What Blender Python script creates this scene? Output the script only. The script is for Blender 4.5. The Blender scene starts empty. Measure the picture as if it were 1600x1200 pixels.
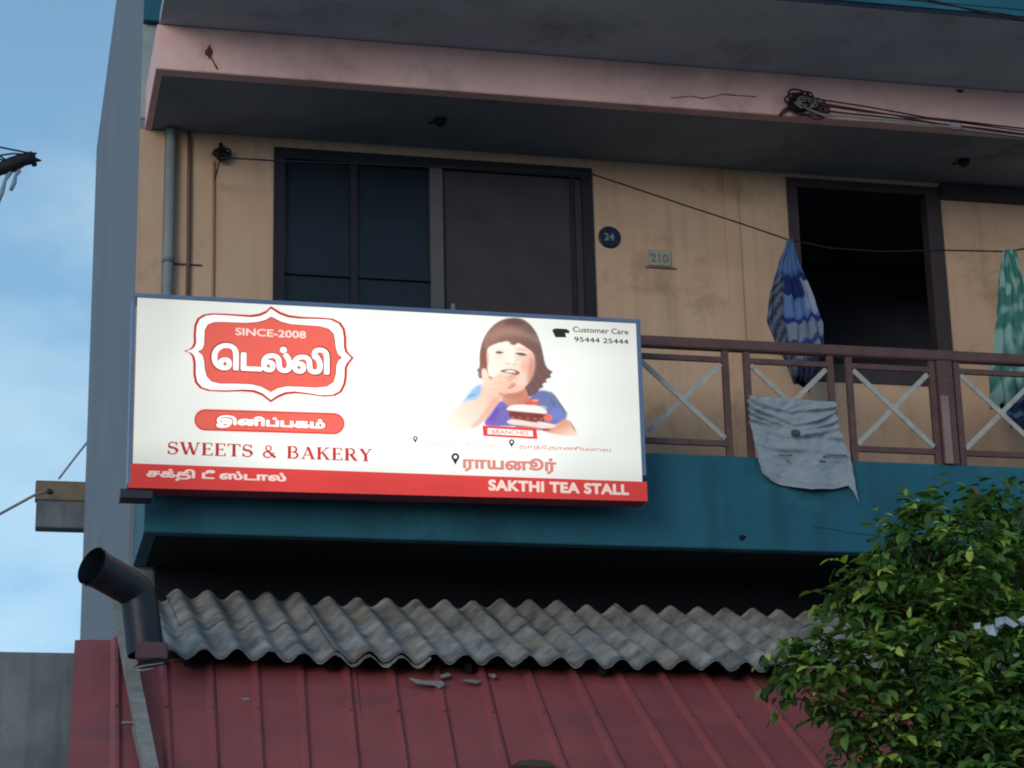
import bpy, bmesh, math, random
import numpy as np
from mathutils import Vector, Matrix, noise

random.seed(7)
S = bpy.context.scene
COL = S.collection

# ------------------------------------------------------------------ camera
F = 3470.4                                   # focal length in pixels of a 1600 px wide frame
YAW, PIT, ROL = (math.radians(a) for a in (13.425, 16.773, -1.354))
CAM = Vector((0.0, -17.0, 1.6))
fw = Vector((math.sin(YAW)*math.cos(PIT), math.cos(YAW)*math.cos(PIT), math.sin(PIT)))
r0 = Vector((math.cos(YAW), -math.sin(YAW), 0))
u0 = r0.cross(fw)
rt = r0*math.cos(ROL) + u0*math.sin(ROL)
up = -r0*math.sin(ROL) + u0*math.cos(ROL)
cd = bpy.data.cameras.new('camera')
cam = bpy.data.objects.new('camera', cd); COL.objects.link(cam)
cd.sensor_width = 36; cd.lens = 36*F/1600; cd.clip_end = 3000; cd.clip_start = 0.1
m = Matrix((rt, up, -fw)).transposed().to_4x4(); m.translation = CAM
cam.matrix_world = m
S.camera = cam

# ------------------------------------------------------------------ sky, sun, exposure
W = bpy.data.worlds.new('World'); S.world = W; W.use_nodes = True
nt = W.node_tree; nt.nodes.clear()
N = nt.nodes.new; L = nt.links.new
SUN_EL, SUN_AZ = math.radians(11.5), math.radians(-144)      # azimuth from +Y, clockwise: behind the camera, to its left
sky = N('ShaderNodeTexSky'); sky.sky_type = 'NISHITA'; sky.sun_disc = False
sky.sun_elevation = SUN_EL; sky.sun_rotation = SUN_AZ; sky.air_density = 1.4; sky.dust_density = 1.0
tc = N('ShaderNodeTexCoord')
mp = N('ShaderNodeMapping'); mp.inputs['Scale'].default_value = (1.0, 1.0, 1.9)
L(tc.outputs['Generated'], mp.inputs['Vector'])
n1 = N('ShaderNodeTexNoise'); n1.inputs['Scale'].default_value = 5.2; n1.inputs['Detail'].default_value = 7; n1.inputs['Roughness'].default_value = .52
L(mp.outputs['Vector'], n1.inputs['Vector'])
n2 = N('ShaderNodeTexNoise'); n2.inputs['Scale'].default_value = 11; n2.inputs['Detail'].default_value = 6
L(mp.outputs['Vector'], n2.inputs['Vector'])
r1 = N('ShaderNodeMapRange'); r1.interpolation_type = 'SMOOTHSTEP'
for k, v in (('From Min', .38), ('From Max', .68)): r1.inputs[k].default_value = v
L(n1.outputs['Fac'], r1.inputs['Value'])
ad = N('ShaderNodeMath'); ad.operation = 'MULTIPLY_ADD'; ad.inputs[1].default_value = .35; ad.inputs[2].default_value = .0
L(n2.outputs['Fac'], ad.inputs[0])
ad2 = N('ShaderNodeMath'); ad2.operation = 'ADD'; ad2.use_clamp = True
L(r1.outputs['Result'], ad2.inputs[0]); L(ad.outputs[0], ad2.inputs[1])
cl = N('ShaderNodeMix'); cl.data_type = 'RGBA'
cl.inputs['A'].default_value = (5.2, 7.8, 9.8, 1); cl.inputs['B'].default_value = (2.6, 5.2, 8.3, 1)
L(ad2.outputs[0], cl.inputs['Factor'])
# the cloud veil thins and brightens towards the horizon
sp = N('ShaderNodeSeparateXYZ'); L(tc.outputs['Generated'], sp.inputs[0])
rh = N('ShaderNodeMapRange')
for k, v in (('From Min', .1), ('From Max', .5), ('To Min', 1.25), ('To Max', .72)): rh.inputs[k].default_value = v
L(sp.outputs['Z'], rh.inputs['Value'])
ml = N('ShaderNodeMix'); ml.data_type = 'RGBA'; ml.blend_type = 'MULTIPLY'; ml.inputs['Factor'].default_value = 1
L(cl.outputs['Result'], ml.inputs['A']); L(rh.outputs['Result'], ml.inputs['B'])
mx = N('ShaderNodeMix'); mx.data_type = 'RGBA'; mx.inputs['Factor'].default_value = .85
L(sky.outputs['Color'], mx.inputs['A']); L(ml.outputs['Result'], mx.inputs['B'])
bg = N('ShaderNodeBackground'); bg.inputs['Strength'].default_value = .1
L(mx.outputs['Result'], bg.inputs['Color'])
wo = N('ShaderNodeOutputWorld'); L(bg.outputs[0], wo.inputs[0])

sd = bpy.data.lights.new('sun', 'SUN'); sd.energy = 1.15; sd.angle = math.radians(26); sd.color = (1, .93, .84)
so = bpy.data.objects.new('sun', sd); COL.objects.link(so)
sdir = Vector((math.sin(SUN_AZ)*math.cos(SUN_EL), math.cos(SUN_AZ)*math.cos(SUN_EL), math.sin(SUN_EL)))
so.rotation_euler = sdir.to_track_quat('Z', 'Y').to_euler(); so.location = (-10, -20, 30)
S.view_settings.view_transform = 'Standard'; S.view_settings.look = 'None'
S.view_settings.exposure = 0; S.view_settings.gamma = 1; S.view_settings.use_curve_mapping = False
S.cycles.max_bounces = 6; S.cycles.filter_width = 2.0
S.cycles.use_denoising = True

# ------------------------------------------------------------------ helpers
def ray(x, y): return fw + rt*((x-800)/F) - up*((y-600)/F)
def at(x, y, Y):
    """pixel -> point on the plane at depth Y"""
    d = ray(x, y); return CAM + d*((Y-CAM.y)/d.y)
def on_plane(x, y, p, n, lift=0):
    d = ray(x, y); t = (p-CAM).dot(n)/d.dot(n); return CAM + d*t + n*lift

def rgb(r, g, b):
    f = lambda c: ((c/255+.055)/1.055)**2.4 if c > 10 else c/255/12.92
    return (f(r), f(g), f(b))

def mat(name, c, rough=.8, c2=None, scale=3, c3=None, streak=0, bump=.15, bscale=60, metal=0, spec=.3, stain=None, stain_amt=0, stain_scale=1.2, sscale=5):
    """wear and colour variation: two noise layers, vertical rain streaks, blotchy stains and a fine relief"""
    mt = bpy.data.materials.new(name); mt.use_nodes = True; t = mt.node_tree
    b = t.nodes['Principled BSDF']; N = t.nodes.new; L = t.links.new
    b.inputs['Roughness'].default_value = rough; b.inputs['Metallic'].default_value = metal
    b.inputs['Specular IOR Level'].default_value = spec
    tc = N('ShaderNodeTexCoord')
    c2 = c2 or tuple(x*.78 for x in c)
    no = N('ShaderNodeTexNoise'); no.inputs['Scale'].default_value = scale; no.inputs['Detail'].default_value = 8; no.inputs['Roughness'].default_value = .6
    L(tc.outputs['Object'], no.inputs['Vector'])
    rp = N('ShaderNodeValToRGB'); rp.color_ramp.elements[0].position = .33; rp.color_ramp.elements[1].position = .67
    rp.color_ramp.elements[0].color = (*c2, 1); rp.color_ramp.elements[1].color = (*c, 1)
    L(no.outputs['Fac'], rp.inputs[0]); last = rp.outputs[0]
    if streak:
        mp = N('ShaderNodeMapping'); mp.inputs['Scale'].default_value = (sscale, sscale, .07*sscale); L(tc.outputs['Object'], mp.inputs[0])
        ns = N('ShaderNodeTexNoise'); ns.inputs['Scale'].default_value = 1.6; ns.inputs['Detail'].default_value = 6; L(mp.outputs[0], ns.inputs['Vector'])
        mr = N('ShaderNodeMapRange'); mr.inputs['From Min'].default_value = .5; mr.inputs['From Max'].default_value = .75; mr.inputs['To Max'].default_value = streak
        L(ns.outputs['Fac'], mr.inputs['Value'])
        mx = N('ShaderNodeMix'); mx.data_type = 'RGBA'; L(mr.outputs[0], mx.inputs['Factor']); L(last, mx.inputs['A'])
        mx.inputs['B'].default_value = (*(x*.35 for x in c), 1); last = mx.outputs['Result']
    if stain_amt:
        nb = N('ShaderNodeTexNoise'); nb.inputs['Scale'].default_value = stain_scale; nb.inputs['Detail'].default_value = 10; nb.inputs['Roughness'].default_value = .7
        mp2 = N('ShaderNodeMapping'); mp2.inputs['Location'].default_value = (7.3, 2.1, 4.4); L(tc.outputs['Object'], mp2.inputs[0]); L(mp2.outputs[0], nb.inputs['Vector'])
        mr = N('ShaderNodeMapRange'); mr.inputs['From Min'].default_value = .54; mr.inputs['From Max'].default_value = .68; mr.inputs['To Max'].default_value = stain_amt
        L(nb.outputs['Fac'], mr.inputs['Value'])
        mx = N('ShaderNodeMix'); mx.data_type = 'RGBA'; L(mr.outputs[0], mx.inputs['Factor']); L(last, mx.inputs['A'])
        mx.inputs['B'].default_value = (*stain, 1); last = mx.outputs['Result']
    L(last, b.inputs['Base Color'])
    if bump:
        nb = N('ShaderNodeTexNoise'); nb.inputs['Scale'].default_value = bscale; nb.inputs['Detail'].default_value = 6; L(tc.outputs['Object'], nb.inputs['Vector'])
        bp = N('ShaderNodeBump'); bp.inputs['Strength'].default_value = bump; bp.inputs['Distance'].default_value = .01
        L(nb.outputs['Fac'], bp.inputs['Height']); L(bp.outputs[0], b.inputs['Normal'])
    return mt

def vmat(name, rough=.9):
    """colour from the 'Col' attribute: woven or printed pattern of a cloth"""
    mt = bpy.data.materials.new(name); mt.use_nodes = True; t = mt.node_tree; b = t.nodes['Principled BSDF']
    b.inputs['Roughness'].default_value = rough; b.inputs['Specular IOR Level'].default_value = .1
    a = t.nodes.new('ShaderNodeVertexColor'); a.layer_name = 'Col'; t.links.new(a.outputs[0], b.inputs['Base Color'])
    no = t.nodes.new('ShaderNodeTexNoise'); no.inputs['Scale'].default_value = 90
    bp = t.nodes.new('ShaderNodeBump'); bp.inputs['Strength'].default_value = .25; bp.inputs['Distance'].default_value = .004
    t.links.new(no.outputs['Fac'], bp.inputs['Height']); t.links.new(bp.outputs[0], b.inputs['Normal'])
    return mt

def link(o, parent=None):
    COL.objects.link(o)
    if parent: o.parent = parent
    return o
def thing(name, label, cat, loc=(0, 0, 0), group=None):
    o = bpy.data.objects.new(name, None); COL.objects.link(o); o.location = loc
    o['label'] = label; o['category'] = cat
    if group: o['group'] = group
    o.empty_display_size = .2
    return o
def tag(o, label, cat, group=None):
    o['label'] = label; o['category'] = cat
    if group: o['group'] = group
    return o

class MB:
    """collects shapes (world coordinates); build() links them as ONE mesh, kept in the parent's space"""
    def __init__(s): s.bm = bmesh.new()
    def box(s, x0, x1, y0, y1, z0, z1, bev=0):
        vs = [s.bm.verts.new(p) for p in ((x0,y0,z0),(x1,y0,z0),(x1,y1,z0),(x0,y1,z0),(x0,y0,z1),(x1,y0,z1),(x1,y1,z1),(x0,y1,z1))]
        fs = [s.bm.faces.new([vs[i] for i in q]) for q in ((3,2,1,0),(4,5,6,7),(0,1,5,4),(1,2,6,5),(2,3,7,6),(3,0,4,7))]
        if bev:
            es = list({e for f in fs for e in f.edges})
            bmesh.ops.bevel(s.bm, geom=es, offset=bev, segments=2, affect='EDGES')
        return s
    def beam(s, a, b, w, h, upv=Vector((0, 0, 1))):
        a, b = Vector(a), Vector(b); d = (b-a).normalized()
        x = d.cross(upv).normalized(); z = x.cross(d)
        vs = [s.bm.verts.new(p + x*sx*w/2 + z*sz*h/2) for p in (a, b) for sx, sz in ((-1,-1),(1,-1),(1,1),(-1,1))]
        for q in ((3,2,1,0),(4,5,6,7),(0,1,5,4),(1,2,6,5),(2,3,7,6),(3,0,4,7)): s.bm.faces.new([vs[i] for i in q])
        return s
    def tube(s, pts, r, seg=10, caps=True):
        pts = [Vector(p) for p in pts]; rr = r if isinstance(r, (list, tuple)) else [r]*len(pts)
        prev = None; rings = []; ref = Vector((.31, .2, .93)).normalized()
        for i, p in enumerate(pts):
            d = (pts[min(i+1, len(pts)-1)] - pts[max(i-1, 0)]).normalized()
            if prev is None: x = d.cross(ref).normalized()
            else: x = (prev - d*prev.dot(d)).normalized()
            prev = x; y = d.cross(x)
            rings.append([s.bm.verts.new(p + (x*math.cos(a)+y*math.sin(a))*rr[i]) for a in (2*math.pi*k/seg for k in range(seg))])
        for A, B in zip(rings, rings[1:]):
            for k in range(seg):
                f = s.bm.faces.new((A[k], A[(k+1) % seg], B[(k+1) % seg], B[k])); f.smooth = True
        if caps: s.bm.faces.new(rings[0][::-1]); s.bm.faces.new(rings[-1])
        return s
    def poly(s, pts, d=Vector((0, .01, 0))):
        """outline polygon with thickness d"""
        A = [s.bm.verts.new(p) for p in pts]; B = [s.bm.verts.new(Vector(p)+d) for p in pts]
        fs = [s.bm.faces.new(A), s.bm.faces.new(B[::-1])]
        n = len(A)
        for i in range(n): s.bm.faces.new((A[i], B[i], B[(i+1) % n], A[(i+1) % n]))
        bmesh.ops.triangulate(s.bm, faces=fs)
        return s
    def build(s, name, m, parent=None, recalc=True, smooth=False):
        if recalc: bmesh.ops.recalc_face_normals(s.bm, faces=s.bm.faces)
        me = bpy.data.meshes.new(name); s.bm.to_mesh(me); s.bm.free()
        if m: me.materials.append(m)
        if smooth:
            for p in me.polygons: p.use_smooth = True
        o = bpy.data.objects.new(name, me); link(o, parent)
        if parent:
            w = Vector(parent.location) if not parent.parent else Vector((0, 0, 0))
            root = parent
            while root.parent: root = root.parent
            if parent is root: me.transform(Matrix.Translation(-root.location))
            else: me.transform(Matrix.Translation(-root.location))
        return o

def wall_holes(x0, x1, z0, z1, holes, y0, y1):
    mb = MB(); bm = mb.bm
    xs = sorted({x0, x1, *[h[0] for h in holes], *[h[1] for h in holes]}); zs = sorted({z0, z1, *[h[2] for h in holes], *[h[3] for h in holes]})
    inside = lambda a, b: any(h[0] < a < h[1] and h[2] < b < h[3] for h in holes)
    V = {}
    def v(x, y, z):
        k = (x, y, z)
        if k not in V: V[k] = bm.verts.new(k)
        return V[k]
    solid = [[not inside((xs[i]+xs[i+1])/2, (zs[j]+zs[j+1])/2) for j in range(len(zs)-1)] for i in range(len(xs)-1)]
    g = lambda i, j: 0 <= i < len(xs)-1 and 0 <= j < len(zs)-1 and solid[i][j]
    for i in range(len(xs)-1):
        for j in range(len(zs)-1):
            if not solid[i][j]: continue
            a, b, c, d = xs[i], xs[i+1], zs[j], zs[j+1]
            bm.faces.new((v(a,y0,c), v(b,y0,c), v(b,y0,d), v(a,y0,d))); bm.faces.new((v(a,y1,c), v(a,y1,d), v(b,y1,d), v(b,y1,c)))
            if not g(i-1, j): bm.faces.new((v(a,y0,c), v(a,y0,d), v(a,y1,d), v(a,y1,c)))
            if not g(i+1, j): bm.faces.new((v(b,y0,c), v(b,y1,c), v(b,y1,d), v(b,y0,d)))
            if not g(i, j-1): bm.faces.new((v(a,y0,c), v(a,y1,c), v(b,y1,c), v(b,y0,c)))
            if not g(i, j+1): bm.faces.new((v(a,y0,d), v(b,y0,d), v(b,y1,d), v(a,y1,d)))
    return mb

# ------------------------------------------------------------------ materials
ASPH = mat('asphalt', (.10,.10,.105), .9, bump=.5, bscale=120)
SOIL = mat('dusty_ground', (.24,.225,.21), .95, bump=.4, scale=1)
PINK = mat('pink_paint', (.82,.53,.49), .75, c2=(.73,.46,.43), scale=2.2, streak=.10, bump=.1, bscale=35, stain=(.16,.09,.085), stain_amt=.35, stain_scale=.9)
TEAL = mat('teal_paint', (.012,.110,.155), .6, c2=(.009,.084,.125), scale=1.6, streak=.5, bump=.1, bscale=30, stain=(.03,.16,.21), stain_amt=.6, stain_scale=1.7, sscale=2.5)
NAVY = mat('dark_navy_paint', (.010,.016,.035), .7)
CREAM = mat('cream_wall_paint', (.58,.385,.262), .85, c2=(.49,.315,.21), scale=1.1, streak=.28, bump=.12, bscale=25, stain=(.25,.16,.10), stain_amt=.6, stain_scale=1.3)
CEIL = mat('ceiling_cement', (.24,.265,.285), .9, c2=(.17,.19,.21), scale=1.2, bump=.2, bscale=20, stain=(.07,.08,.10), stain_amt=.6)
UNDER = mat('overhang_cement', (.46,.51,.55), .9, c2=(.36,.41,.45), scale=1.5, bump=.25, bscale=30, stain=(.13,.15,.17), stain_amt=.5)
SIDE = mat('blue_grey_side_plaster', (.20,.23,.265), .9, c2=(.175,.20,.235), scale=.35, streak=0, bump=.15, bscale=6, stain=(.13,.155,.19), stain_amt=.5, stain_scale=.15)
PALE = mat('pale_grey_green_paint', (.34,.38,.37), .8, streak=.2)
SHADEBLK = mat('shade_black', (.006,.007,.010), .95)  # near-black that paints in the shade under the balcony; also on dark stall parts
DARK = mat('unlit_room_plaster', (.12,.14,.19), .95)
BROWN = mat('brown_metal_paint', (.125,.063,.055), .5, c2=(.085,.043,.040), scale=9, bump=.1, stain=(.07,.04,.035), stain_amt=.5, stain_scale=6)
DBROWN = mat('dark_brown_wood', (.05,.036,.040), .6, c2=(.034,.024,.028), scale=6)
BRACE = mat('grey_white_bar_paint', (.42,.40,.36), .6, c2=(.32,.30,.27), scale=12, stain=(.11,.09,.08), stain_amt=.7, stain_scale=9)
FRAME = mat('window_frame_paint', (.018,.019,.028), .8)
GLASSD = mat('dark_window_glass', (.010,.016,.026), .3, bump=0, spec=.25)
NET = mat('grey_insect_net', (.060,.050,.056), .95, c2=(.044,.038,.046), bump=.4, bscale=300)
CURT = mat('dim_blue_curtain', (.008,.010,.016), .95)
PVC = mat('grey_pvc', (.24,.26,.27), .5, c2=(.17,.19,.20), scale=4, streak=.3)
BLACKP = mat('black_plastic_pipe', (.010,.014,.020), .45, c2=(.016,.02,.028), scale=6)
CABLE = mat('black_cable', (.012,.011,.013), .6, bump=0)
CABLEG = mat('grey_cable', (.26,.24,.25), .6, bump=0)
CABLEM = mat('maroon_cable', (.10,.035,.045), .6, bump=0)
ALU = mat('blue_grey_sign_metal', (.17,.23,.36), .45, metal=.3, bump=.05)
ALUD = mat('dark_sign_back', (.03,.035,.05), .6)
ASB = mat('asbestos_cement', (.34,.33,.315), .9, c2=(.10,.10,.10), scale=4.5, bump=.6, bscale=70, stain=(.24,.185,.135), stain_amt=.75, stain_scale=2.0)
RED = mat('red_sheet_paint', (.28,.064,.066), .6, c2=(.22,.052,.057), scale=2, bump=.12, bscale=15, streak=0, stain=(.10,.055,.065), stain_amt=.5, stain_scale=1.5)
CONC = mat('weathered_concrete', (.20,.22,.23), .9, c2=(.115,.13,.14), scale=1.8, streak=.5, bump=.4, bscale=30)
WOODG = mat('grey_weathered_timber', (.27,.255,.235), .9, c2=(.17,.165,.15), scale=9, bump=.5)
WOODB = mat('brown_plank', (.23,.175,.125), .85, c2=(.17,.13,.095), scale=7)
TIN = mat('dull_tin', (.22,.22,.23), .6, metal=.1)
BARK = mat('tree_bark', (.07,.055,.04), .95, bump=.8, bscale=25)
STONE = mat('render_grey', (.25,.24,.23), .9)
INK = mat('grey_ink_mark', (.17,.165,.145), .8, bump=0)
WHITEINK = mat('faded_white_paint', (.22,.25,.32), .7, bump=0)
ENAMEL = mat('navy_enamel', (.008,.014,.035), .35)
PLATEC = mat('pale_plate', (.36,.34,.28), .7, c2=(.27,.255,.21), scale=12)

# ------------------------------------------------------------------ ground
def sheet(name, x0, x1, y0, y1, z, m):
    mb = MB(); vs = [mb.bm.verts.new(p) for p in ((x0,y0,z),(x1,y0,z),(x1,y1,z),(x0,y1,z))]; mb.bm.faces.new(vs)
    o = mb.build(name, m, recalc=False); o['kind'] = 'structure'; return o
sheet('ground', -1500, 1500, -1500, 1500, 0, SOIL)
sheet('road', -300, 300, -20, -8.5, .004, ASPH)
k = MB().box(-60, 60, -8.5, -8.2, 0.0, .13, .01).build('kerb', STONE); k['kind'] = 'structure'

# ------------------------------------------------------------------ the building
YW = 1.3                       # plane of the wall behind the balcony
XL, XR = 1.06, 13.0            # left end, right end (out of view)
ZC, ZB, ZF, ZT = 9.455, 5.535, 6.325, 9.857     # ceiling, balcony underside, balcony kerb top, top of pink beam
bld = thing('apartment_building', 'cream two storey building with pink beam, teal balcony band and blue grey side wall', 'building', (XL, YW, 0))

# side wall: one long plaster face running back from the street, roofline 13.4 m
sw = MB().box(XL, XL+.22, YW, 11.2, 0, 13.4, .02).build('side_wall', SIDE, bld)
MB().box(XL+.22, XR, 11.0, 11.2, 0, 13.4).build('rear_wall', SIDE, bld)
MB().box(XL+.22, XR, YW+.25, 11.0, 13.15, 13.38).build('roof', UNDER, bld)
# facade wall of the upper storey with the two window openings
HL = (2.24, 5.165, 7.42, 9.375); HR = (7.055, 8.60, 7.43, 9.42)
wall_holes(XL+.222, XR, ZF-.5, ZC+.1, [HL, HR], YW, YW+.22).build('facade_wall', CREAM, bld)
MB().box(XL-.004, XL+.218, YW-.012, YW-.002, ZF+.01, ZC).build('corner_strip', CREAM, bld)
MB().box(6.43, 6.57, YW-.018, YW-.001, ZF, ZC-.003).build('pilaster', CREAM, bld)
MB().box(8.603, XR, YW-.05, YW-.002, 9.30, ZC-.004).build('lintel', DBROWN, bld)
# pink beam with the ceiling slab behind it, butted
MB().box(1.10, XR, 0, .14, ZC, ZT, .006).build('pink_beam', PINK, bld)
MB().box(1.10, 1.16, .14, YW-.001, ZC+.002, ZT, .004).build('pink_beam_end', PINK, bld)
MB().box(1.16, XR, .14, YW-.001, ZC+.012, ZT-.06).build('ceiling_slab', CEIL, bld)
# overhang of the floor above: soffit, navy drip edge, teal parapet
YO = -1.34
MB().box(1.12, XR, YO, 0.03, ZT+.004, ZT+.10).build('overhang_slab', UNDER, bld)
MB().box(1.12, XR, YO-.006, YO-.001, ZT+.006, ZT+.05).build('drip_edge', NAVY, bld)
MB().box(1.12, XR, YO-.02, YO+.10, ZT+.102, ZT+1.05, .01).build('parapet', TEAL, bld)
MB().box(1.12, XR, YO-.0205+.001, YO-.007, ZT+.052, ZT+.1).build('parapet_skirt', TEAL, bld)
# wall above: pale strip then teal
wall_holes(XL+.222, XR, ZC+.11, 10.46, [], YW+.001, YW+.22).build('upper_wall', PALE, bld)
MB().box(XL-.002, XL+.2, YW-.014, YW-.001, ZC+.11, 10.47).build('upper_corner', PALE, bld)
MB().box(XL-.002, XR, YW-.10, YW-.015, 10.475, 13.1).build('upper_teal_wall', TEAL, bld)
# balcony: teal band, floor slab
MB().box(1.10, XR, 0, .13, ZB, ZF, .006).build('balcony_band', TEAL, bld)
MB().box(1.10, 1.2, .13, YW-.001, ZB+.001, ZF-.002, .004).build('balcony_band_end', TEAL, bld)
MB().box(1.2, XR, .13, YW-.001, ZB+.006, ZB+.17).build('balcony_floor', SHADEBLK, bld)
# ground storey wall under the balcony, coloured near-black to paint in the shade there, with a shop opening
wall_holes(XL+.222, XR, 0, ZF-.51, [(3.0, 6.6, 0.0, 2.7)], YW+.002, YW+.22).build('lower_wall', SHADEBLK, bld)
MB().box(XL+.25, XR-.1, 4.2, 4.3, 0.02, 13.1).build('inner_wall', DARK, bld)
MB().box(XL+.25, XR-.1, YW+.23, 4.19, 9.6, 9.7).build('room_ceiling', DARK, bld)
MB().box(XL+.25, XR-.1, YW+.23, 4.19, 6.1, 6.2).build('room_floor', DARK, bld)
MB().box(XR-.1, XR, YW+.23, 10.9, 0.01, 13.1).build('far_side_wall', SIDE, bld)

# --- left window
wl = MB()
def ring(mb, h, t, y0, y1):
    mb.box(h[0], h[0]+t, y0, y1, h[2], h[3]); mb.box(h[1]-t, h[1], y0, y1, h[2], h[3])
    mb.box(h[0]+t+.0005, h[1]-t-.0005, y0+.002, y1, h[2], h[2]+t); mb.box(h[0]+t+.0005, h[1]-t-.0005, y0+.002, y1, h[3]-t, h[3])
    return mb
w1 = ring(MB(), HL, .10, YW-.02, YW+.12).build('window', FRAME, bld)
MB().box(3.65, 3.765, YW-.012, YW+.11, HL[2]+.1, HL[3]-.1).build('mullion', mat('grey_mullion_paint', (.10,.095,.10), .6), w1)
MB().box(2.34, 3.65, YW+.05, YW+.058, HL[2]+.1, HL[3]-.1).build('pane', GLASSD, w1)
MB().box(2.34, 3.65, YW+.02, YW+.04, 8.198, 8.210).build('window_bar', FRAME, w1)
MB().box(2.93, 2.99, YW+.005, YW+.045, HL[2]+.1, HL[3]-.1).build('window_stile', FRAME, w1)
MB().box(3.765, 5.065, YW+.03, YW+.036, HL[2]+.1, HL[3]-.1).build('insect_net', NET, w1)
MB().box(4.955, 4.99, YW+.005, YW+.028, HL[2]+.1, HL[3]-.1).build('net_stile', FRAME, w1)
# --- right window: open, brown frame, thick sill rail
w2 = MB(); h = HR
w2.box(h[0], h[0]+.10, YW-.02, YW+.12, h[2], h[3]); w2.box(h[1]-.15, h[1], YW-.02, YW+.12, h[2], h[3])
w2.box(h[0]+.1, h[1]-.15, YW-.018, YW+.12, h[3]-.09, h[3]); w2.box(h[0]+.1, h[1]-.15, YW-.018, YW+.12, h[2], h[2]+.17)
w2 = w2.build('window', DBROWN, bld)

# ceiling fittings
for px, py in ((688, 188), (1506, 252)):
    p = ray(px, py); t = (ZC-CAM.z)/p.z; q = CAM+p*t
    f = MB().tube([q+Vector((0,0,.01)), q+Vector((0,0,-.02)), q+Vector((0,0,-.05))], [.055,.055,.03], 14)
    f.tube([q+Vector((-.05,0,-.02)), q+Vector((-.11,0,-.035))], .012, 8)
    f.build('ceiling_fitting', CABLE, bld)

# cracks and a rust scar on the pink beam, as recessed-looking thin scabs of bare plaster
def crack(name, pts, Y, w, m, parent):
    P = [at(x, y, Y) for x, y in pts]; mb = MB()
    for i in range(len(P)-1):
        d = (P[i+1]-P[i]).normalized(); nrm = Vector((-d.z, 0, d.x)); a = w*(.5+random.random()); b = w*(.5+random.random())
        mb.poly([P[i]-nrm*a/2, P[i+1]-nrm*b/2, P[i+1]+nrm*b/2, P[i]+nrm*a/2], Vector((0, .004, 0)))
    return mb.build(name, m, parent)
RUST = mat('rusty_exposed_plaster', (.13,.05,.045), .95)
def blob(name, cx, cy, rx, ry, Y, m, parent, n=18):
    c = at(cx, cy, Y); mb = MB()
    mb.poly([c+Vector((math.cos(a)*rx*random.uniform(.55,1.15), 0, math.sin(a)*ry*random.uniform(.55,1.15))) for a in (2*math.pi*k/n for k in range(n))], Vector((0,.004,0)))
    return mb.build(name, m, parent)
blob('plaster_scar', 327, 82, .035, .06, -.004, RUST, bld); crack('plaster_scar', [(328,70),(325,82),(331,92),(336,101),(340,108)], -.006, .012, RUST, bld)
blob('plaster_scar', 1501, 142, .045, .018, -.004, RUST, bld)
crack('crack', [(1048,153),(1080,150),(1100,154),(1130,147),(1150,149),(1182,151)], -.005, .009, RUST, bld)
crack('crack', [(1560,705-565),(1575,142),(1590,141)], -.005, .006, RUST, bld)
blob('wall_hole', 1161, 840, .035, .03, -.004, SHADEBLK, bld); blob('wall_hole', 1578, 753, .045, .02, -.004, SHADEBLK, bld)
crack('crack', [(1270,823),(1300,826),(1330,833),(1372,836)], -.005, .006, mat('scratched_teal', (.008,.07,.11), .8), bld)

# --- beam stub and plank sticking out past the rear corner
st = thing('roof_beam_stub', 'short brown plank over grey beam jutting out left behind the side wall', 'beam', (0, 11.3, 6.6))
a, b, c = at(56, 750, 11.3), at(140, 783, 11.3), at(140, 825, 11.3)
MB().box(a.x, b.x+.2, 11.3, 11.5, b.z, a.z, .01).build('plank', WOODB, st)
MB().box(a.x+.02, b.x+.2, 11.32, 11.6, c.z, b.z-.003, .01).build('beam', CONC, st)
q = at(77, 768, 11.3); MB().tube([q, q+Vector((0,-.05,0))], [.04,.03], 8).build('bolt', CABLE, st)

# --- neighbour's cement wall at lower left
a = at(0, 1018, 3.2); 
MB().box(-6, XL-.03, 3.2, 3.45, 0, a.z, .015).build('neighbour_wall', CONC)
tag(bpy.data.objects['neighbour_wall'], 'low grey cement wall in the lower left corner under the open sky', 'wall')

# ------------------------------------------------------------------ pipes and fittings on the facade
pp = thing('drain_pipe', 'grey plastic downpipe standing in the left corner of the balcony', 'pipe', (1.32, YW-.06, ZF))
MB().tube([(1.325, YW-.065, ZF), (1.325, YW-.065, ZC)], .047, 16).build('pipe', PVC, pp)
zc = at(262, 402, YW-.06).z
MB().tube([(1.325, YW-.065, zc-.05), (1.325, YW-.065, zc+.04)], .056, 16).build('coupling', PVC, pp)
MB().box(1.30, 1.62, YW-.012, YW-.002, zc-.045, zc-.03).build('clamp', CABLEM, pp)
hs = MB().tube([(1.50, YW-.03, ZF), (1.50, YW-.03, 8.4), (1.485, YW-.03, ZC)], .018, 10).build('conduit', mat('brown_conduit', (.16,.09,.07), .7))
tag(hs, 'thin brown conduit running up the wall right of the grey downpipe', 'conduit')
hs = MB().tube([(1.735, YW-.012, ZF), (1.72, YW-.012, 8.2), (1.71, YW-.012, 9.2)], .011, 8).build('conduit', mat('cream_conduit', (.36,.20,.12), .8))
tag(hs, 'faint painted conduit on the cream wall under the black cable bundle', 'conduit')
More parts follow.
